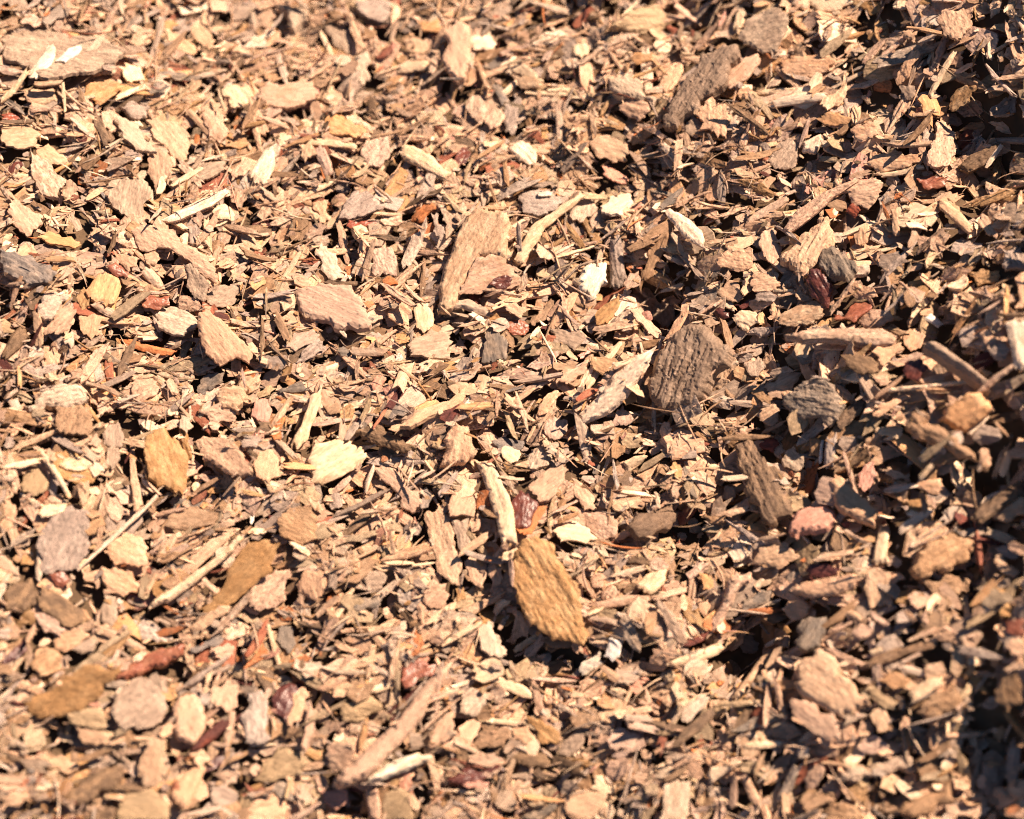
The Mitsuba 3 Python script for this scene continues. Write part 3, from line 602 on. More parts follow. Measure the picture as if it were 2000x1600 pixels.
lgrey c ^ 0 0 1524,902 1531,884 1548,870 1570,891 1570,912 1559,921 1531,912 |# pale grey pink wedge right of the dark bark plank
red c - 0 0 1475,866 1496,856 1514,852 1524,866 1510,884 1489,877
dgrey b ^ 5 0 1440,891 1444,856 1464,852 1492,891 1528,947 1545,975 1542,1000 1503,1020 1482,996 1454,944 |@dark bark plank
rose c ^ 4 0 1538,1034 1548,1003 1573,989 1612,978 1632,1000 1626,1014 1587,1034 1548,1048 |@rose brick-shaped chip
peach c ^ 4 0 1612,936 1629,922 1668,954 1702,986 1720,1010 1710,1028 1678,1014 1643,996 1626,964 |# long peach chip right above the rose brick-shaped chip
rose c - 0 0 1674,950 1685,905 1706,898 1713,926 1702,954 1688,964
lgrey w - 0 0 1608,905 1612,856 1632,842 1636,866 1626,912 1612,922
white w - 0 6 1601,907 1606,856
brown c - 0 0 1580,891 1580,852 1601,856 1598,894
tan c - 0 0 1716,916 1738,912 1780,926 1780,944 1744,936
cream w - 0 10 1794,936 1822,905
cream w ^ 0 17 1752,1038 1822,992 |# thick cream stick between the rose chip and the orange-brown slab
cream w - 0 15 1954,933 1972,880
peach c - 0 0 1909,880 1930,874 1937,908 1923,922
dgrey w - 0 0 1888,1017 1916,986 1965,954 2004,933 2004,961 1958,989 1912,1020
cream w - 0 0 1916,1042 1923,1028 1965,1042 1993,1056 1965,1062
tan c - 0 0 1926,1010 1965,972 2004,972 2004,1003 1965,1020
brown c - 0 0 1366,1010 1377,1003 1419,1006 1412,1024 1384,1024
cream w - 0 14 1321,1045 1356,1052
red c - 0 0 1641,1024 1654,1017 1664,1020 1654,1031
orange c - 0 0 1318,964 1328,947 1340,954 1338,982 1326,991
peach c - 0 0 1346,922 1363,916 1402,950 1384,972
grey c - 0 0 1408,972 1416,947 1436,954 1433,982
peach c - 0 0 1783,950 1804,933 1836,933 1850,954 1818,964
ochre c - 0 0 1888,534 1916,524 1954,530 1951,552 1909,558
grey c - 0 0 1454,709 1482,695 1496,716 1482,737 1461,730
ochre b ^ 3 0 1000,1128 1004,1078 1021,1054 1046,1047 1080,1061 1102,1100 1116,1131 1133,1156 1136,1194 1140,1226 1154,1243 1140,1260 1102,1250 1063,1236 1032,1208 1010,1176 |@large ochre bark slab
pink c - 0 0 909,1092 923,1078 944,1096 951,1117 940,1148 926,1145 916,1120
pink c - 0 0 954,1110 965,1100 982,1110 982,1131 962,1145
grey c - 0 0 702,1131 716,1114 744,1110 758,1128 748,1148 720,1156
peach c - 0 0 825,1159 846,1131 874,1138 881,1162 867,1187 842,1190 825,1176
peach c - 0 0 814,1187 822,1173 832,1187 828,1222 818,1229
tan w - 0 0 888,1194 944,1170 990,1148 986,1162 954,1180 923,1204
peach c - 0 0 892,1215 909,1208 940,1204 909,1236
cream c - 0 0 962,1194 968,1176 1000,1173 986,1184 968,1204
lgrey c - 0 0 937,1250 948,1215 962,1212 976,1243 990,1271 979,1288 958,1282
peach c - 0 0 986,1257 1000,1187 1014,1190 1032,1222 1028,1243 1000,1264 |# peach chip tucked under the left of the large ochre bark slab
cream w - 0 13 1000,1274 1052,1240
cream w ^ 0 9 853,1264 944,1212 |# thin cream stick left of the large ochre bark slab
white c ^ 0 0 1178,1282 1189,1243 1210,1250 1210,1285 1196,1296 |# white chip right below the large ochre bark slab
white c - 0 0 1130,1310 1140,1292 1172,1271 1178,1292 1150,1316 1136,1320
lgrey c - 0 0 1210,1215 1214,1198 1228,1201 1248,1240 1252,1278 1234,1264 1217,1240
peach b - 0 0 1154,1128 1168,1119 1186,1128 1178,1145 1158,1145
peach b - 0 0 1175,1156 1192,1138 1210,1148 1200,1170 1178,1170
cream w - 0 0 1242,1142 1266,1117 1304,1110 1298,1138 1273,1159 1252,1156
peach w - 0 0 1140,1184 1164,1176 1224,1162 1273,1164 1273,1176 1224,1180 1172,1187
cream w ^ 0 0 912,1292 930,1296 958,1316 1000,1327 1042,1352 1049,1366 1024,1362 976,1341 930,1306 |# cream tan stick slanting down right below the large ochre bark slab
cream w - 0 6 864,1348 937,1324
cream w - 0 7 730,1352 776,1334
redbrown c - 0 0 780,1334 790,1302 814,1288 856,1296 853,1316 814,1327 790,1344
pink w ^ 6 0 650,1534 664,1509 713,1464 766,1418 811,1358 856,1306 892,1282 874,1320 846,1355 825,1404 794,1439 762,1470 713,1520 671,1537 |@long pink log sliver
white w ^ 5 0 713,1530 720,1520 766,1488 814,1470 850,1470 846,1484 797,1506 744,1526 |@white stick of the bottom
lgrey c - 0 0 895,1394 902,1358 926,1341 954,1355 951,1376 926,1400
peach c - 0 0 839,1446 850,1422 874,1390 888,1390 888,1418 864,1450 846,1460
peach c - 0 0 892,1425 909,1411 940,1404 930,1439 912,1456 895,1442
cream w - 0 0 940,1408 965,1402 1028,1411 996,1416 954,1413
brown c - 0 0 926,1450 940,1428 965,1432 996,1418 1000,1442 958,1460 930,1464
peach c - 0 0 1000,1422 1032,1418 1042,1439 1021,1453 1000,1446
ochre c - 0 0 1024,1394 1052,1404 1077,1418 1094,1432 1088,1453 1063,1453 1049,1428 1028,1411
dgrey b - 0 0 1000,1481 1014,1467 1070,1470 1074,1492 1021,1492
maroon b - 0 0 874,1520 902,1498 951,1495 979,1492 986,1502 948,1516 902,1530
rose c - 0 0 902,1534 930,1526 958,1526 954,1537 916,1540
olive c - 0 0 741,1590 755,1548 780,1537 808,1565 804,1607 748,1607
peach w - 0 0 710,1530 734,1537 741,1607 720,1607 713,1558
grey c - 0 0 965,1565 976,1544 1000,1544 1010,1568 993,1586 972,1579
tan c - 0 0 1098,1576 1112,1554 1147,1544 1186,1548 1186,1565 1161,1596 1116,1593
cream c - 0 0 1154,1540 1161,1512 1175,1509 1182,1530 1206,1534 1200,1551 1175,1554
peach c - 0 0 1186,1523 1186,1488 1210,1474 1228,1481 1228,1506 1206,1526
pink c - 0 0 1182,1450 1206,1422 1245,1425 1252,1439 1238,1464 1206,1467
tan w - 0 8 1206,1411 1245,1313
grey c - 0 0 1088,1474 1102,1446 1136,1418 1147,1436 1133,1460 1108,1481
slate w - 0 0 1014,1600 1042,1579 1091,1562 1091,1576 1052,1604
slate c - 0 0 685,1180 713,1166 748,1166 748,1180 713,1190 688,1190
grey c - 0 0 797,1450 800,1428 825,1436 828,1456 800,1464
peach c - 0 0 650,1327 682,1334 688,1344 650,1362
tan w - 0 0 720,1257 734,1250 730,1313 713,1327
olive b - 0 0 660,1376 692,1366 730,1362 748,1386 713,1404 671,1408
cream w ^ 0 0 1300,1299 1321,1288 1363,1271 1416,1254 1422,1264 1405,1278 1335,1299 1307,1306 |@pale stick pointing right
tan w ^ 0 0 1426,1362 1450,1330 1486,1282 1506,1264 1514,1271 1489,1299 1461,1338 1440,1369 |# tan stick over a dark hollow right of the pale stick
pink w - 0 0 1412,1180 1422,1138 1440,1120 1472,1117 1475,1131 1454,1142 1440,1156 1433,1180 1408,1222 1380,1250 1388,1215
slate c - 0 0 1447,1194 1450,1173 1482,1156 1517,1152 1506,1173 1475,1187
peach w ^ 0 0 1542,1148 1566,1138 1615,1128 1671,1120 1685,1128 1678,1142 1632,1162 1580,1166 1545,1159 |@peach flat strip
maroon c - 0 0 1566,1114 1580,1100 1615,1100 1650,1114 1632,1124 1590,1124
tan c - 0 0 1454,1106 1482,1064 1538,1061 1566,1086 1528,1110
peach c ^ 0 0 1524,1190 1538,1173 1566,1170 1584,1187 1573,1208 1545,1212 |# round peach chip below the peach flat strip
slate b - 0 0 1552,1250 1556,1218 1580,1201 1612,1201 1604,1236 1580,1264 1559,1264
tan c ^ 5 0 1548,1330 1559,1285 1598,1264 1636,1292 1636,1316 1668,1334 1696,1366 1699,1376 1668,1397 1626,1390 1587,1369 1559,1352 |@broad tan plate
pink c ^ 0 0 1538,1376 1548,1362 1587,1372 1629,1397 1643,1425 1643,1456 1615,1446 1573,1418 1545,1394 |# long pink chip just below the broad tan plate
peach c - 0 0 1650,1450 1636,1408 1664,1411 1664,1432
peach c - 0 0 1671,1432 1682,1408 1699,1411 1692,1428
pink c - 0 0 1664,1408 1654,1394 1674,1386 1685,1400
grey c - 0 0 1496,1436 1506,1411 1524,1400 1552,1418 1570,1436 1538,1446
pink c - 0 0 1671,1460 1685,1442 1710,1436 1738,1453 1734,1470 1696,1474
tan c - 0 0 1699,1397 1706,1383 1727,1383 1738,1404 1734,1428 1716,1432
olive c - 0 0 1688,1344 1706,1338 1727,1358 1755,1372 1752,1390 1727,1386 1702,1366
cream w ^ 0 0 1772,1355 1790,1338 1842,1320 1846,1334 1800,1362 1780,1372 |@cream stub of the lower right
cream w - 0 0 1734,1296 1769,1299 1814,1313 1814,1324 1769,1313
orange c - 0 0 1713,1327 1730,1324 1783,1327 1772,1341 1744,1348
brown w - 0 0 1682,1306 1699,1285 1752,1264 1804,1250 1839,1243 1825,1264 1766,1278 1713,1299
cream w - 0 0 1696,1271 1720,1264 1727,1269 1702,1280
orange c - 0 0 1881,1320 1895,1299 1906,1302 1902,1316 1884,1327
cream w ^ 0 0 1374,1526 1388,1498 1447,1481 1450,1488 1416,1509 1388,1530 |@frayed cream chip
cream w - 0 13 1450,1456 1528,1453
cream c - 0 0 1556,1464 1580,1460 1580,1478 1559,1481
pink c - 0 0 1570,1523 1576,1495 1601,1488 1612,1498 1601,1526 1587,1544 1573,1540
peach w - 0 0 1447,1492 1458,1498 1489,1565 1486,1582 1468,1565 1450,1523
ochre c - 0 0 1650,1537 1664,1530 1696,1540 1692,1568 1671,1565
grey b - 0 0 1640,1526 1664,1502 1720,1492 1790,1484 1797,1509 1755,1506 1713,1520 1668,1530
brown c - 0 0 1559,1562 1576,1544 1601,1554 1629,1544 1636,1558 1601,1572 1570,1590
brown b - 0 0 1608,1586 1626,1568 1660,1572 1685,1590 1685,1607 1608,1607
brown b - 0 0 1790,1390 1804,1369 1860,1341 1881,1366 1874,1390 1825,1411
peach c - 0 0 1892,1488 1906,1456 1920,1470 1912,1492 1895,1498
brown c - 0 0 1944,1348 1954,1316 1986,1313 1996,1341 1993,1376 1968,1394 1951,1376
tan c - 0 0 1940,1092 1958,1075 1982,1110 1993,1124 1979,1131 1948,1110
olive c - 0 0 1912,1145 1920,1120 1934,1117 1926,1142
brown b - 0 0 1783,1558 1846,1530 1860,1520 1864,1565 1790,1593 1758,1586
lgrey c - 0 0 1328,1411 1338,1376 1380,1352 1388,1362 1370,1390 1342,1414
dgrey w - 0 0 1300,1467 1314,1450 1352,1411 1398,1376 1402,1390 1374,1422 1328,1456
peach c - 0 0 1660,1229 1682,1218 1706,1226 1702,1240 1678,1246
tan w - 0 0 1636,1180 1671,1194 1692,1212 1685,1215 1643,1201
grey w - 0 11 1699,1204 1752,1182
brown b - 0 0 1800,1131 1860,1120 1902,1134 1906,1162 1867,1162 1832,1152
redbrown c - 0 0 1962,1236 1965,1212 2004,1208 2004,1240
peach c - 0 0 1965,1257 1986,1246 2004,1254 2004,1282 1976,1278
brown c - 0 0 1940,1432 1958,1411 1965,1432 1951,1453
peach c - 0 0 1772,1166 1790,1159 1814,1166 1814,1180 1790,1190
grey c - 0 0 1440,1243 1468,1240 1486,1257 1475,1278 1450,1271
pink c - 0 0 1528,1264 1531,1240 1542,1240 1542,1271
cream c - 0 0 1514,1285 1538,1282 1538,1292 1520,1296
orange c - 0 0 1363,1117 1398,1131 1394,1152 1374,1152
peach c - 0 0 1366,1194 1363,1166 1384,1170 1388,1187 1377,1208
lgrey c ^ 0 0 1300,1530 1321,1520 1349,1526 1346,1576 1338,1607 1286,1607 1296,1558 |@pale pink block of the bottom edge
brown b ^ 5 0 1786,1110 1800,1075 1825,1050 1867,1040 1909,1047 1909,1072 1892,1096 1860,1114 1825,1114 1797,1124 |@orange-brown slab
tan c - 0 0 1690,1120 1706,1108 1738,1114 1741,1156 1730,1184 1702,1190 1692,1159
cream w - 0 0 1702,1100 1710,1061 1720,1019 1738,1033 1734,1106
"""


def ragged(poly, amp, spacing):
    """The outline with its edges broken up: midpoint displacement, then even sampling."""
    p = np.asarray(poly, float)
    for k in range(3):
        q = np.roll(p, -1, 0)
        d = q - p
        L = np.linalg.norm(d, axis=1, keepdims=True)
        nrm = np.stack([-d[:, 1], d[:, 0]], 1) / np.maximum(L, 1e-9)
        mid = (p + q) / 2 + nrm * rng.normal(0, amp, (len(p), 1)) * np.minimum(L, .012)
        p = np.where(L > spacing * .9, mid, np.nan), p
        p = np.stack([p[1], p[0]], 1).reshape(-1, 2)
        p = p[~np.isnan(p[:, 0])]
    return p


def in_poly(pts, poly):
    x, y = pts[:, 0, None], pts[:, 1, None]
    x0, y0 = poly[:, 0], poly[:, 1]
    x1, y1 = np.roll(x0, -1), np.roll(y0, -1)
    c = ((y0 > y) != (y1 > y)) & (x < (x1 - x0) * (y - y0) / np.where(y1 == y0, 1e-12, y1 - y0) + x0)
    return c.sum(1) % 2 == 1


def edge_distance(pts, poly):
    a, b = poly, np.roll(poly, -1, 0)
    d = b - a
    t = np.clip(((pts[:, None] - a) * d).sum(-1) / np.maximum((d * d).sum(-1), 1e-15), 0, 1)
    return np.linalg.norm(pts[:, None] - (a + t[..., None] * d), axis=-1).min(1)


def slab(poly, style, thick, seed):
    """A chip as one mesh from its outline in metres, s along the grain: top sheet, side and bottom. Returns vertices, faces, (s, t)."""
    L = np.ptp(poly[:, 0])
    W = np.ptp(poly[:, 1])
    sp = float(np.clip(math.sqrt(L * W) / 16, .00055, .0008 if style == 'b' else .0012))
    out = ragged(poly, {'c': .10, 'b': .13, 'w': .022}[style], sp)
    if style != 'b':                                # torn ends
        far = np.abs(out[:, 0]) > (.36 if style == 'w' else .30) * L
        out[:, 0] -= np.sign(out[:, 0]) * far * (.11 if style == 'w' else .08) * min(L, .02) * meshkit.noise(np.column_stack([out[:, 1] * 1400, np.sign(out[:, 0]), np.zeros(len(out))]), seed)
    u, v = np.meshgrid(np.arange(poly[:, 0].min(), poly[:, 0].max(), sp), np.arange(poly[:, 1].min(), poly[:, 1].max(), sp))
    g = np.stack([u.ravel(), v.ravel()], 1) + rng.uniform(-.25, .25, (u.size, 2)) * sp
    g = g[in_poly(g, out)]
    if len(g):
        g = g[edge_distance(g, out) > sp * .45]
    pts = np.vstack([out, g])
    tri = Delaunay(pts).simplices
    tri = tri[in_poly(pts[tri].mean(1), out)]
    a, b, c = pts[tri[:, 0]], pts[tri[:, 1]], pts[tri[:, 2]]
    area = (b[:, 0] - a[:, 0]) * (c[:, 1] - a[:, 1]) - (b[:, 1] - a[:, 1]) * (c[:, 0] - a[:, 0])
    tri = tri[np.abs(area) > 1e-12]
    area = area[np.abs(area) > 1e-12]
    tri = np.where((area < 0)[:, None], tri[:, ::-1], tri)
    d = edge_distance(pts, out)
    s, t = pts[:, 0], pts[:, 1]
    mm = np.stack([s * 1000, t * 1000, np.full(len(s), seed * 5.3)], -1)
    half = W / 2 + 1e-6
    if style == 'b':
        z = thick * (.70 + .30 * np.sqrt(np.clip(d / min(half * .5, .0026), 0, 1)))
        mm = mm + np.column_stack([0 * s, 3.4 * (meshkit.fbm(mm * [.10, .12, 1], 3, seed + 9) - .5), 0 * s])   # wandering fissures
        deep = float(np.clip(thick / .008, .42, 1))
        z += deep * .0024 * (meshkit.fbm(mm * [.06, .40, 1], 4, seed) - .5) + deep * .0010 * np.floor(4.2 * meshkit.fbm(mm * [.07, .26, 1], 2, seed + 1)) / 2
        z -= deep * .0009 * np.clip(1 - np.abs(meshkit.noise(mm * [.07, .70, 1], seed + 3) - .5) / .10, 0, 1)
    elif style == 'w':
        z = thick * (.6 + .4 * np.clip(d / .0008, 0, 1))
        z += min(.0010, .35 * thick) * (meshkit.fbm(mm * [.035, .85, 1], 3, seed) - .5) + min(.0005, .2 * thick) * np.floor(3 * meshkit.noise(mm * [.04, .6, 1], seed + 1)) / 2
    else:
        z = thick * (.72 + .28 * np.clip(d / .0005, 0, 1)) + rng.uniform(-.06, .09) * half * (1 - np.clip(t / half, -1, 1) ** 2) * .6
        z += .0009 * (meshkit.fbm(mm * [.14, .30, 1], 3, seed) - .5) + .00055 * np.floor(2.6 * meshkit.noise(mm * [.13, .25, 1], seed + 1)) / 2
    z += rng.uniform(-.05, .05) / max(L, .004) * s ** 2 * 2
    bottom = np.minimum(z - thick * .75, np.quantile(z, .3) - thick * .8)
    n = len(pts)
    e = np.sort(np.vstack([tri[:, [0, 1]], tri[:, [1, 2]], tri[:, [2, 0]]]), 1)
    raw = np.vstack([tri[:, [0, 1]], tri[:, [1, 2]], tri[:, [2, 0]]])
    _, first, cnt = np.unique(e[:, 0] * n + e[:, 1], return_index=True, return_counts=True)
    rim = raw[first[cnt == 1]]
    ids = np.unique(rim)
    at = np.full(n, -1)
    at[ids] = np.arange(len(ids))
    m = len(ids)
    V = np.vstack([np.column_stack([pts, z]), np.column_stack([pts[ids], z[ids]]), np.column_stack([pts[ids], bottom[ids]]), np.column_stack([pts[ids], bottom[ids]])])
    r0, r1 = at[rim[:, 0]] + n, at[rim[:, 1]] + n
    F = [tri, np.stack([r0, r0 + m, r1 + m], 1), np.stack([r0, r1 + m, r1], 1)]
    low = Delaunay(pts[ids]).simplices
    low = low[in_poly(pts[ids][low].mean(1), out)]
    F.append(low + n + 2 * m)
    st = np.vstack([pts, pts[ids], pts[ids], pts[ids]])
    st = st + np.column_stack([np.zeros(len(V)), np.r_[np.zeros(n), np.zeros(m), np.full(m, thick), np.full(m, thick)]])
    return V, np.vstack(F), st


def uv_of(st, ci, ri):
    return np.column_stack([ci + .5 + np.clip(st[:, 0] * KUV, -.48, .48), ri + .5 + np.clip(st[:, 1] * KUV, -.48, .48)])


chips = []
for line in TRACE.strip().split('\n'):
    body, _, note = line.partition(' |')
    tk = body.split()
    pts = np.array([[float(q) for q in p.split(',')] for p in tk[5:]])
    w = float(tk[4])
    if len(pts) == 2:                              # a stick given by its two ends and its width
        d = pts[1] - pts[0]
        nrm = np.array([-d[1], d[0]]) / np.linalg.norm(d)
        k = rng.uniform(.25, .6, 4)
        pts = np.array([pts[0] + nrm * w * k[0], pts[0] + d * .3 + nrm * w * .55, pts[0] + d * .7 + nrm * w * .5, pts[1] + nrm * w * k[1],
                        pts[1] - nrm * w * k[2] * .6, pts[0] + d * .6 - nrm * w * .5, pts[0] + d * .2 - nrm * w * .48, pts[0] - nrm * w * k[3] * .6])
    x, y = pts[:, 0], pts[:, 1]
    area = abs(np.sum(x * np.roll(y, -1) - y * np.roll(x, -1))) / 2
    below = note.strip().startswith('>')             # a part of the piece above it in the list
    chips.append(dict(part=below, parent=None if not below else next(q for q in reversed(chips) if not q['part']), colour=tk[0], style=tk[1], up=tk[2] == '^', thick=float(tk[3]) * 1e-3, px=pts, area=area, note=note.strip(), stick=w > 0, order=len(chips)))

def turn(c):
    return turn(c['parent']) + .001 if c['part'] else -c['area'] * (0.25 if c['up'] else 1)


for c in sorted(chips, key=turn):
    smooth_h = gaussian_filter(H, 6) if c['order'] % 12 == 0 or 'smooth_h' not in globals() else smooth_h
    mid = c['px'].mean(0)
    p = on_plane([mid], np.zeros(3), np.array([0, 0, 1.0]))[0]
    for _ in range(5):
        p = on_plane([mid], np.array([0, 0, height(p[0], p[1], smooth_h)]), np.array([0, 0, 1.0]))[0]
    dl = .006
    gxs = (height(p[0] + dl, p[1], smooth_h) - height(p[0] - dl, p[1], smooth_h)) / (2 * dl)
    gys = (height(p[0], p[1] + dl, smooth_h) - height(p[0], p[1] - dl, smooth_h)) / (2 * dl)
    n = np.array([-np.clip(gxs, -.5, .5) * .75 + rng.normal(0, .11), -np.clip(gys, -.5, .5) * .75 + rng.normal(0, .11), 1.0])
    n /= np.linalg.norm(n)
    for _ in range(2):
        o = on_plane(c['px'], p, n)
        ctr = o.mean(0)
        _, _, ax = np.linalg.svd(o - ctr, full_matrices=False)
        R = basis(n, math.atan2(ax[0][1], ax[0][0]))
        q = (o - ctr) @ R[:, :2]
        gu, gv = np.meshgrid(np.linspace(q[:, 0].min(), q[:, 0].max(), 12), np.linspace(q[:, 1].min(), q[:, 1].max(), 8))
        gp = np.stack([gu.ravel(), gv.ravel()], 1)
        gp = gp[in_poly(gp, q)]
        if not len(gp):
            gp = q
        W3 = ctr + gp @ R[:, :2].T
        rest = np.quantile(height(W3[:, 0], W3[:, 1]) - W3[:, 2], .90 if c['up'] else .72)
        p = ctr + np.array([0, 0, rest + (.0008 if c['up'] else .0002)])
        p = on_plane([mid], p, n)[0]
    if c['part']:                                   # grown on its chip, on the same plane
        n = c['parent']['plane'][1]
        p = on_plane([mid], c['parent']['plane'][0] + n * (.0016 if c['parent']['style'] == 'b' else .0004) - n * c['parent']['th'] * .5, n)[0]
    L, W = np.ptp(q[:, 0]), np.ptp(q[:, 1])
    th = c['thick'] or {'c': np.clip(.085 * math.sqrt(L * W), .0007, .0017), 'b': np.clip(.25 * math.sqrt(L * W), .002, .006), 'w': np.clip(.30 * W, .0008, .0026)}[c['style']] * rng.uniform(.85, 1.25)
    pl = p + n * th                                 # the outline is that of the upper face
    o = on_plane(c['px'], pl, n)
    ctr = (o.min(0) + o.max(0)) / 2
    q = (o - ctr) @ R[:, :2]
    ctr = ctr + R[:, :2] @ ((q.min(0) + q.max(0)) / 2)
    q = (o - ctr) @ R[:, :2]
    V, F, st = slab(q, c['style'], th, c['order'] % 997)
    V[:, 2] -= th
    c.update(mesh=(ctr + V @ R.T, F), st=st, plane=(ctr, n), th=th, world=ctr)
    vw = c['mesh'][0]
    top = V[:, 2] > -th * .5
    ii, jj = ((vw[top, 1] - Y0) / G).astype(int), ((vw[top, 0] - X0) / G).astype(int)
    for a in (0, 1):
        for b in (0, 1):
            np.maximum.at(H, (np.clip(ii + a, 0, NY - 1), np.clip(jj + b, 0, NX - 1)), vw[top, 2])

# upper loose crumbs and fibres, in the gaps between the traced chips
scatter(9000, MIXED, .0014, .0074, .25, .60, VIEW, 1.7)
scatter(8500, MIXED, .0009, .0026, .30, .45, VIEW, 1.3)
scatter(8000, {'splinter': 2.4, 'fibre': 4}, .0018, .008, .20, .80, VIEW, 1.7)
n_over = len(pieces)

# loose pieces that would hide a traced chip are taken off the heap
S = 4
zb = np.full((1600 // S + 60, 2000 // S + 60), np.inf)
for c in chips:
    px = c['px'] / S + 30
    j0, i0 = np.maximum(np.floor(px.min(0)).astype(int), 0)
    j1, i1 = np.minimum(np.ceil(px.max(0)).astype(int) + 1, zb.shape[::-1])
    if j1 <= j0 or i1 <= i0:
        continue
    jj, ii = np.meshgrid(np.arange(j0, j1), np.arange(i0, i1))
    pp = np.stack([jj.ravel(), ii.ravel()], 1).astype(float)
    pp = pp[in_poly(pp, px)]
    if len(pp):
        w3 = on_plane((pp - 30) * S, *c['plane'])
        z = (w3 - CAM) @ FWD
        k = pp.astype(int)
        zb[k[:, 1], k[:, 0]] = np.minimum(zb[k[:, 1], k[:, 0]], z)
keep = []
for i, (v, f, st, half, R, pos, col, var) in enumerate(pieces):
    w3 = pos + (v[::2] * half) @ R.T
    px, z = to_px(w3)
    k = (px / S + 30).astype(int)
    ok = (k[:, 0] >= 0) & (k[:, 1] >= 0) & (k[:, 0] < zb.shape[1]) & (k[:, 1] < zb.shape[0])
    front = np.zeros(len(k), bool)
    front[ok] = z[ok] < zb[k[ok, 1], k[ok, 0]] - .0002
    hide = (front & np.isfinite(np.where(ok, zb[np.where(ok, k[:, 1], 0), np.where(ok, k[:, 0], 0)], np.inf))).mean()
    keep.append(hide < (.12 if i >= n_under else .08) or (half < .0020 and hide < .9 and rng.random() < .05))


def loose(sel, key, label):
    vs, fs, uvs, at = [], [], [], 0
    for i in sel:
        v, f, st, half, R, pos, col, var = pieces[i]
        vs.append(pos + (v * half) @ R.T); fs.append(f + at); uvs.append(uv_of(st * half, col, var)); at += len(v)
    scene[key] = mikit.ply((np.vstack(vs), np.vstack(fs)), 'dry_bark', smooth=True, uv=np.vstack(uvs))
    labels[key] = {'label': label, 'category': 'bark mulch', 'kind': 'stuff'}


is_fibre = [p[3] * p[7] >= 0 and len(p[1]) == 32 for p in pieces]

# ---------------------------------------------------------------- each traced piece a thing of its own, with its own label
WORD = {'tan': 'tan', 'peach': 'peach brown', 'pink': 'pinkish brown', 'grey': 'grey brown', 'lgrey': 'pale grey', 'dgrey': 'dark grey brown', 'slate': 'slate grey', 'olive': 'olive brown', 'orange': 'yellow orange',
        'ochre': 'ochre', 'brown': 'brown', 'umber': 'grey brown', 'rust': 'rusty orange', 'red': 'red', 'redbrown': 'red brown', 'maroon': 'dark maroon', 'cream': 'cream', 'white': 'white', 'rose': 'rose pink'}


def kind_of(c):
    if c['style'] == 'w':
        return 'wood_splinter'
    if c['style'] == 'b':
        return 'bark_chunk'
    return 'wood_chip' if c['colour'] in ('cream', 'white', 'orange') else 'bark_chip'


GROUP = {'wood_splinter': 'wood splinters lying in the mulch', 'bark_chunk': 'rough bark chunks lying in the mulch', 'wood_chip': 'pale wood chips lying in the mulch', 'bark_chip': 'bark chips lying in the mulch'}
marks = [(c['note'].lstrip('@# '), c['px'].mean(0), c) for c in chips if c['note'].startswith('@')]

# the largest loose pieces in plain view become things too, until each common kind has 300
def hull(p):
    from scipy.spatial import ConvexHull
    return p[ConvexHull(p).vertices]


have = {k: sum(kind_of(c) == k and not c['part'] for c in chips) for k in GROUP}
room = {'bark_chip': 300 - have['bark_chip'], 'wood_splinter': 300 - have['wood_splinter']}
cand, promoted = [], set()
for i, (v, f, st, half, R, pos, col, var) in enumerate(pieces):
    px, z = to_px(pos[None])
    if not keep[i] or not (25 < px[0, 0] < 1975 and 25 < px[0, 1] < 1575):
        continue
    w3 = pos + (v[:12] * half) @ R.T
    if (w3[:, 2] > height(w3[:, 0], w3[:, 1]) - .0009).mean() < .75:
        continue
    o = hull(to_px(pos + (v * half) @ R.T)[0])
    d = o - o.mean(0)
    sv = np.linalg.svd(d, full_matrices=False)[1]
    area = abs(np.sum(o[:, 0] * np.roll(o[:, 1], -1) - o[:, 1] * np.roll(o[:, 0], -1))) / 2
    kind = 'wood_splinter' if sv[0] / max(sv[1], 1e-6) > 3.2 else 'bark_chip'
    if kind == 'bark_chip' and NAMES[col] in ('cream', 'white', 'orange'):
        continue
    cand.append((area, i, kind, o, NAMES[col], pos + (v * half) @ R.T, f, uv_of(st * half, col, var)))
for area, i, kind, o, colour, V, f, uv in sorted(cand, key=lambda x: -x[0]):
    if room[kind] > 0:
        room[kind] -= 1
        promoted.add(i)
        chips.append(dict(colour=colour, style='w' if kind == 'wood_splinter' else 'c', px=o, area=area, note='', part=False, mesh=(V, f), uv=uv))
rest = [i for i in range(len(pieces)) if keep[i] and i not in promoted]
loose([i for i in rest if not is_fibre[i]], 'bark_mulch', 'loose brown bark crumbs and small chips filling the ground between larger pieces')
loose([i for i in rest if is_fibre[i]], 'wood_fibre', 'thin torn wood fibres strewn among the bark crumbs')



def shape_words(c):
    d = c['px'] - c['px'].mean(0)
    _, sv, ax = np.linalg.svd(d, full_matrices=False)
    ratio = sv[0] / max(sv[1], 1e-6)
    ang = math.degrees(math.atan2(-ax[0][1], ax[0][0])) % 180
    size = 'tiny' if c['area'] < 500 else 'small' if c['area'] < 1700 else 'medium' if c['area'] < 4200 else 'large'
    noun = {'wood_splinter': 'splinter', 'bark_chunk': 'bark chunk', 'wood_chip': 'wood chip', 'bark_chip': 'bark chip'}[kind_of(c)]
    if ratio < 1.6:
        form, pose = 'blunt', ''
    else:
        form = 'thin' if ratio > 4 else 'narrow' if ratio > 2.6 else 'oblong'
        pose = ' lying level' if ang < 20 or ang > 160 else ' lying upright' if 70 < ang < 110 else ' rising right' if ang < 70 else ' rising left'
    return f"{size} {form} {WORD[c['colour']]} {noun}{pose}"


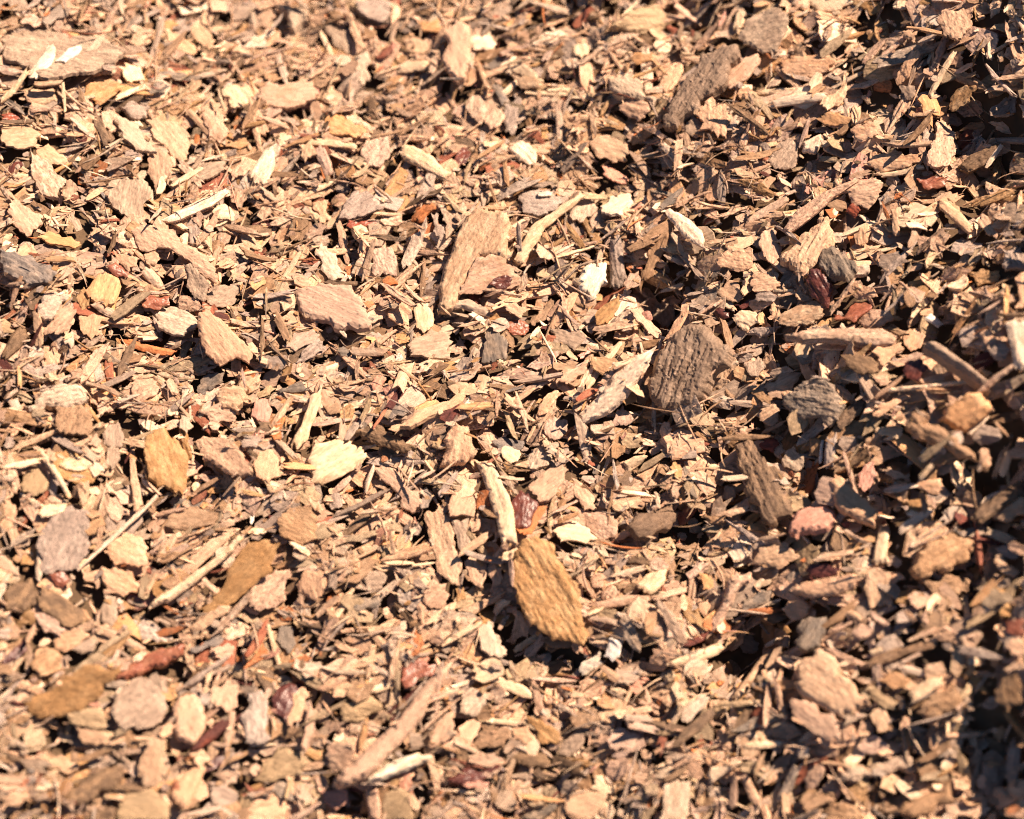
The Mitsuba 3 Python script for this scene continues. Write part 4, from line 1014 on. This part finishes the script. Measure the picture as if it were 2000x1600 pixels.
def where(c, k):
    me = c['px'].mean(0)
    near = sorted((m for m in marks if m[2] is not c), key=lambda m: np.linalg.norm(m[1] - me))
    name, at, _ = near[k]
    dx, dy = me - at
    dist = np.hypot(dx, dy)
    how = '' if dist > 150 else 'just '
    a = math.degrees(math.atan2(-dy, dx)) % 360
    side = ['right of', 'above right of', 'above', 'above left of', 'left of', 'below left of', 'below', 'below right of'][int((a + 22.5) // 45) % 8]
    return f"{how}{side} the {name}"


def between(c):
    me = c['px'].mean(0)
    near = sorted((m for m in marks if m[2] is not c), key=lambda m: np.linalg.norm(m[1] - me))
    return [f"between the {near[a][0]} and the {near[b][0]}" for a, b in ((0, 1), (0, 2), (1, 2), (0, 3))]


def variant(ci, order):
    """One of the 64 variants of a colour: for the traced chips one near its middle tone."""
    tone = np.array(cell_rand(mi.Float(np.full(64, ci, np.float32)), mi.Float(np.arange(64, dtype=np.float32)), 2)).ravel()
    good = np.flatnonzero((tone > .42) & (tone < .78))
    return good[(order * 37) % len(good)]


used, count, keys = set(), {}, {}
for c in chips:
    shiny = c['colour'] in ('maroon', 'red', 'redbrown') and c['style'] != 'w'
    if c['part']:
        name, lab = c['note'][1:].strip().split(' ', 1)
        root = keys[id(c['parent'])] + '__' + name
        key, n = root, 0
        while key in scene:
            n += 1
            key = f'{root}_{n:03d}'
        labels[key] = {'label': lab}
    else:
        if c['note'].startswith('#'):
            lab = c['note'][1:].strip()
        elif c['note'].startswith('@'):
            lab = c['note'][1:].strip() + ' ' + where(c, 0)
        else:
            opts = [f"{shape_words(c)} {w}" for w in [where(c, k) for k in range(5)] + between(c)]
            short = [o for o in opts if len(o.split()) <= 16] or [opts[0]]
            lab = ([o for o in short if o not in used] or [short[0]])[0]
        if lab in used:
            print('twice:', lab)
        used.add(lab)
        kind = kind_of(c)
        count[kind] = count.get(kind, -1) + 1
        key = kind + (f'_{count[kind]:03d}' if count[kind] else '')
        keys[id(c)] = key
        labels[key] = {'label': lab, 'category': kind.replace('_', ' '), 'group': GROUP[kind]}
    uv = c['uv'] if 'uv' in c else uv_of(c['st'], NAMES.index(c['colour']), variant(NAMES.index(c['colour']), c['order']))
    scene[key] = mikit.ply(c['mesh'], 'resin_bark' if shiny else 'dry_bark', smooth=c['style'] != 'b', uv=uv)

print('triangles', sum(len(meshkit.WRITTEN[d['filename']][1]) for d in scene.values() if d.get('type') == 'ply'), 'loose', sum(keep), 'of', len(keep), 'things', count)
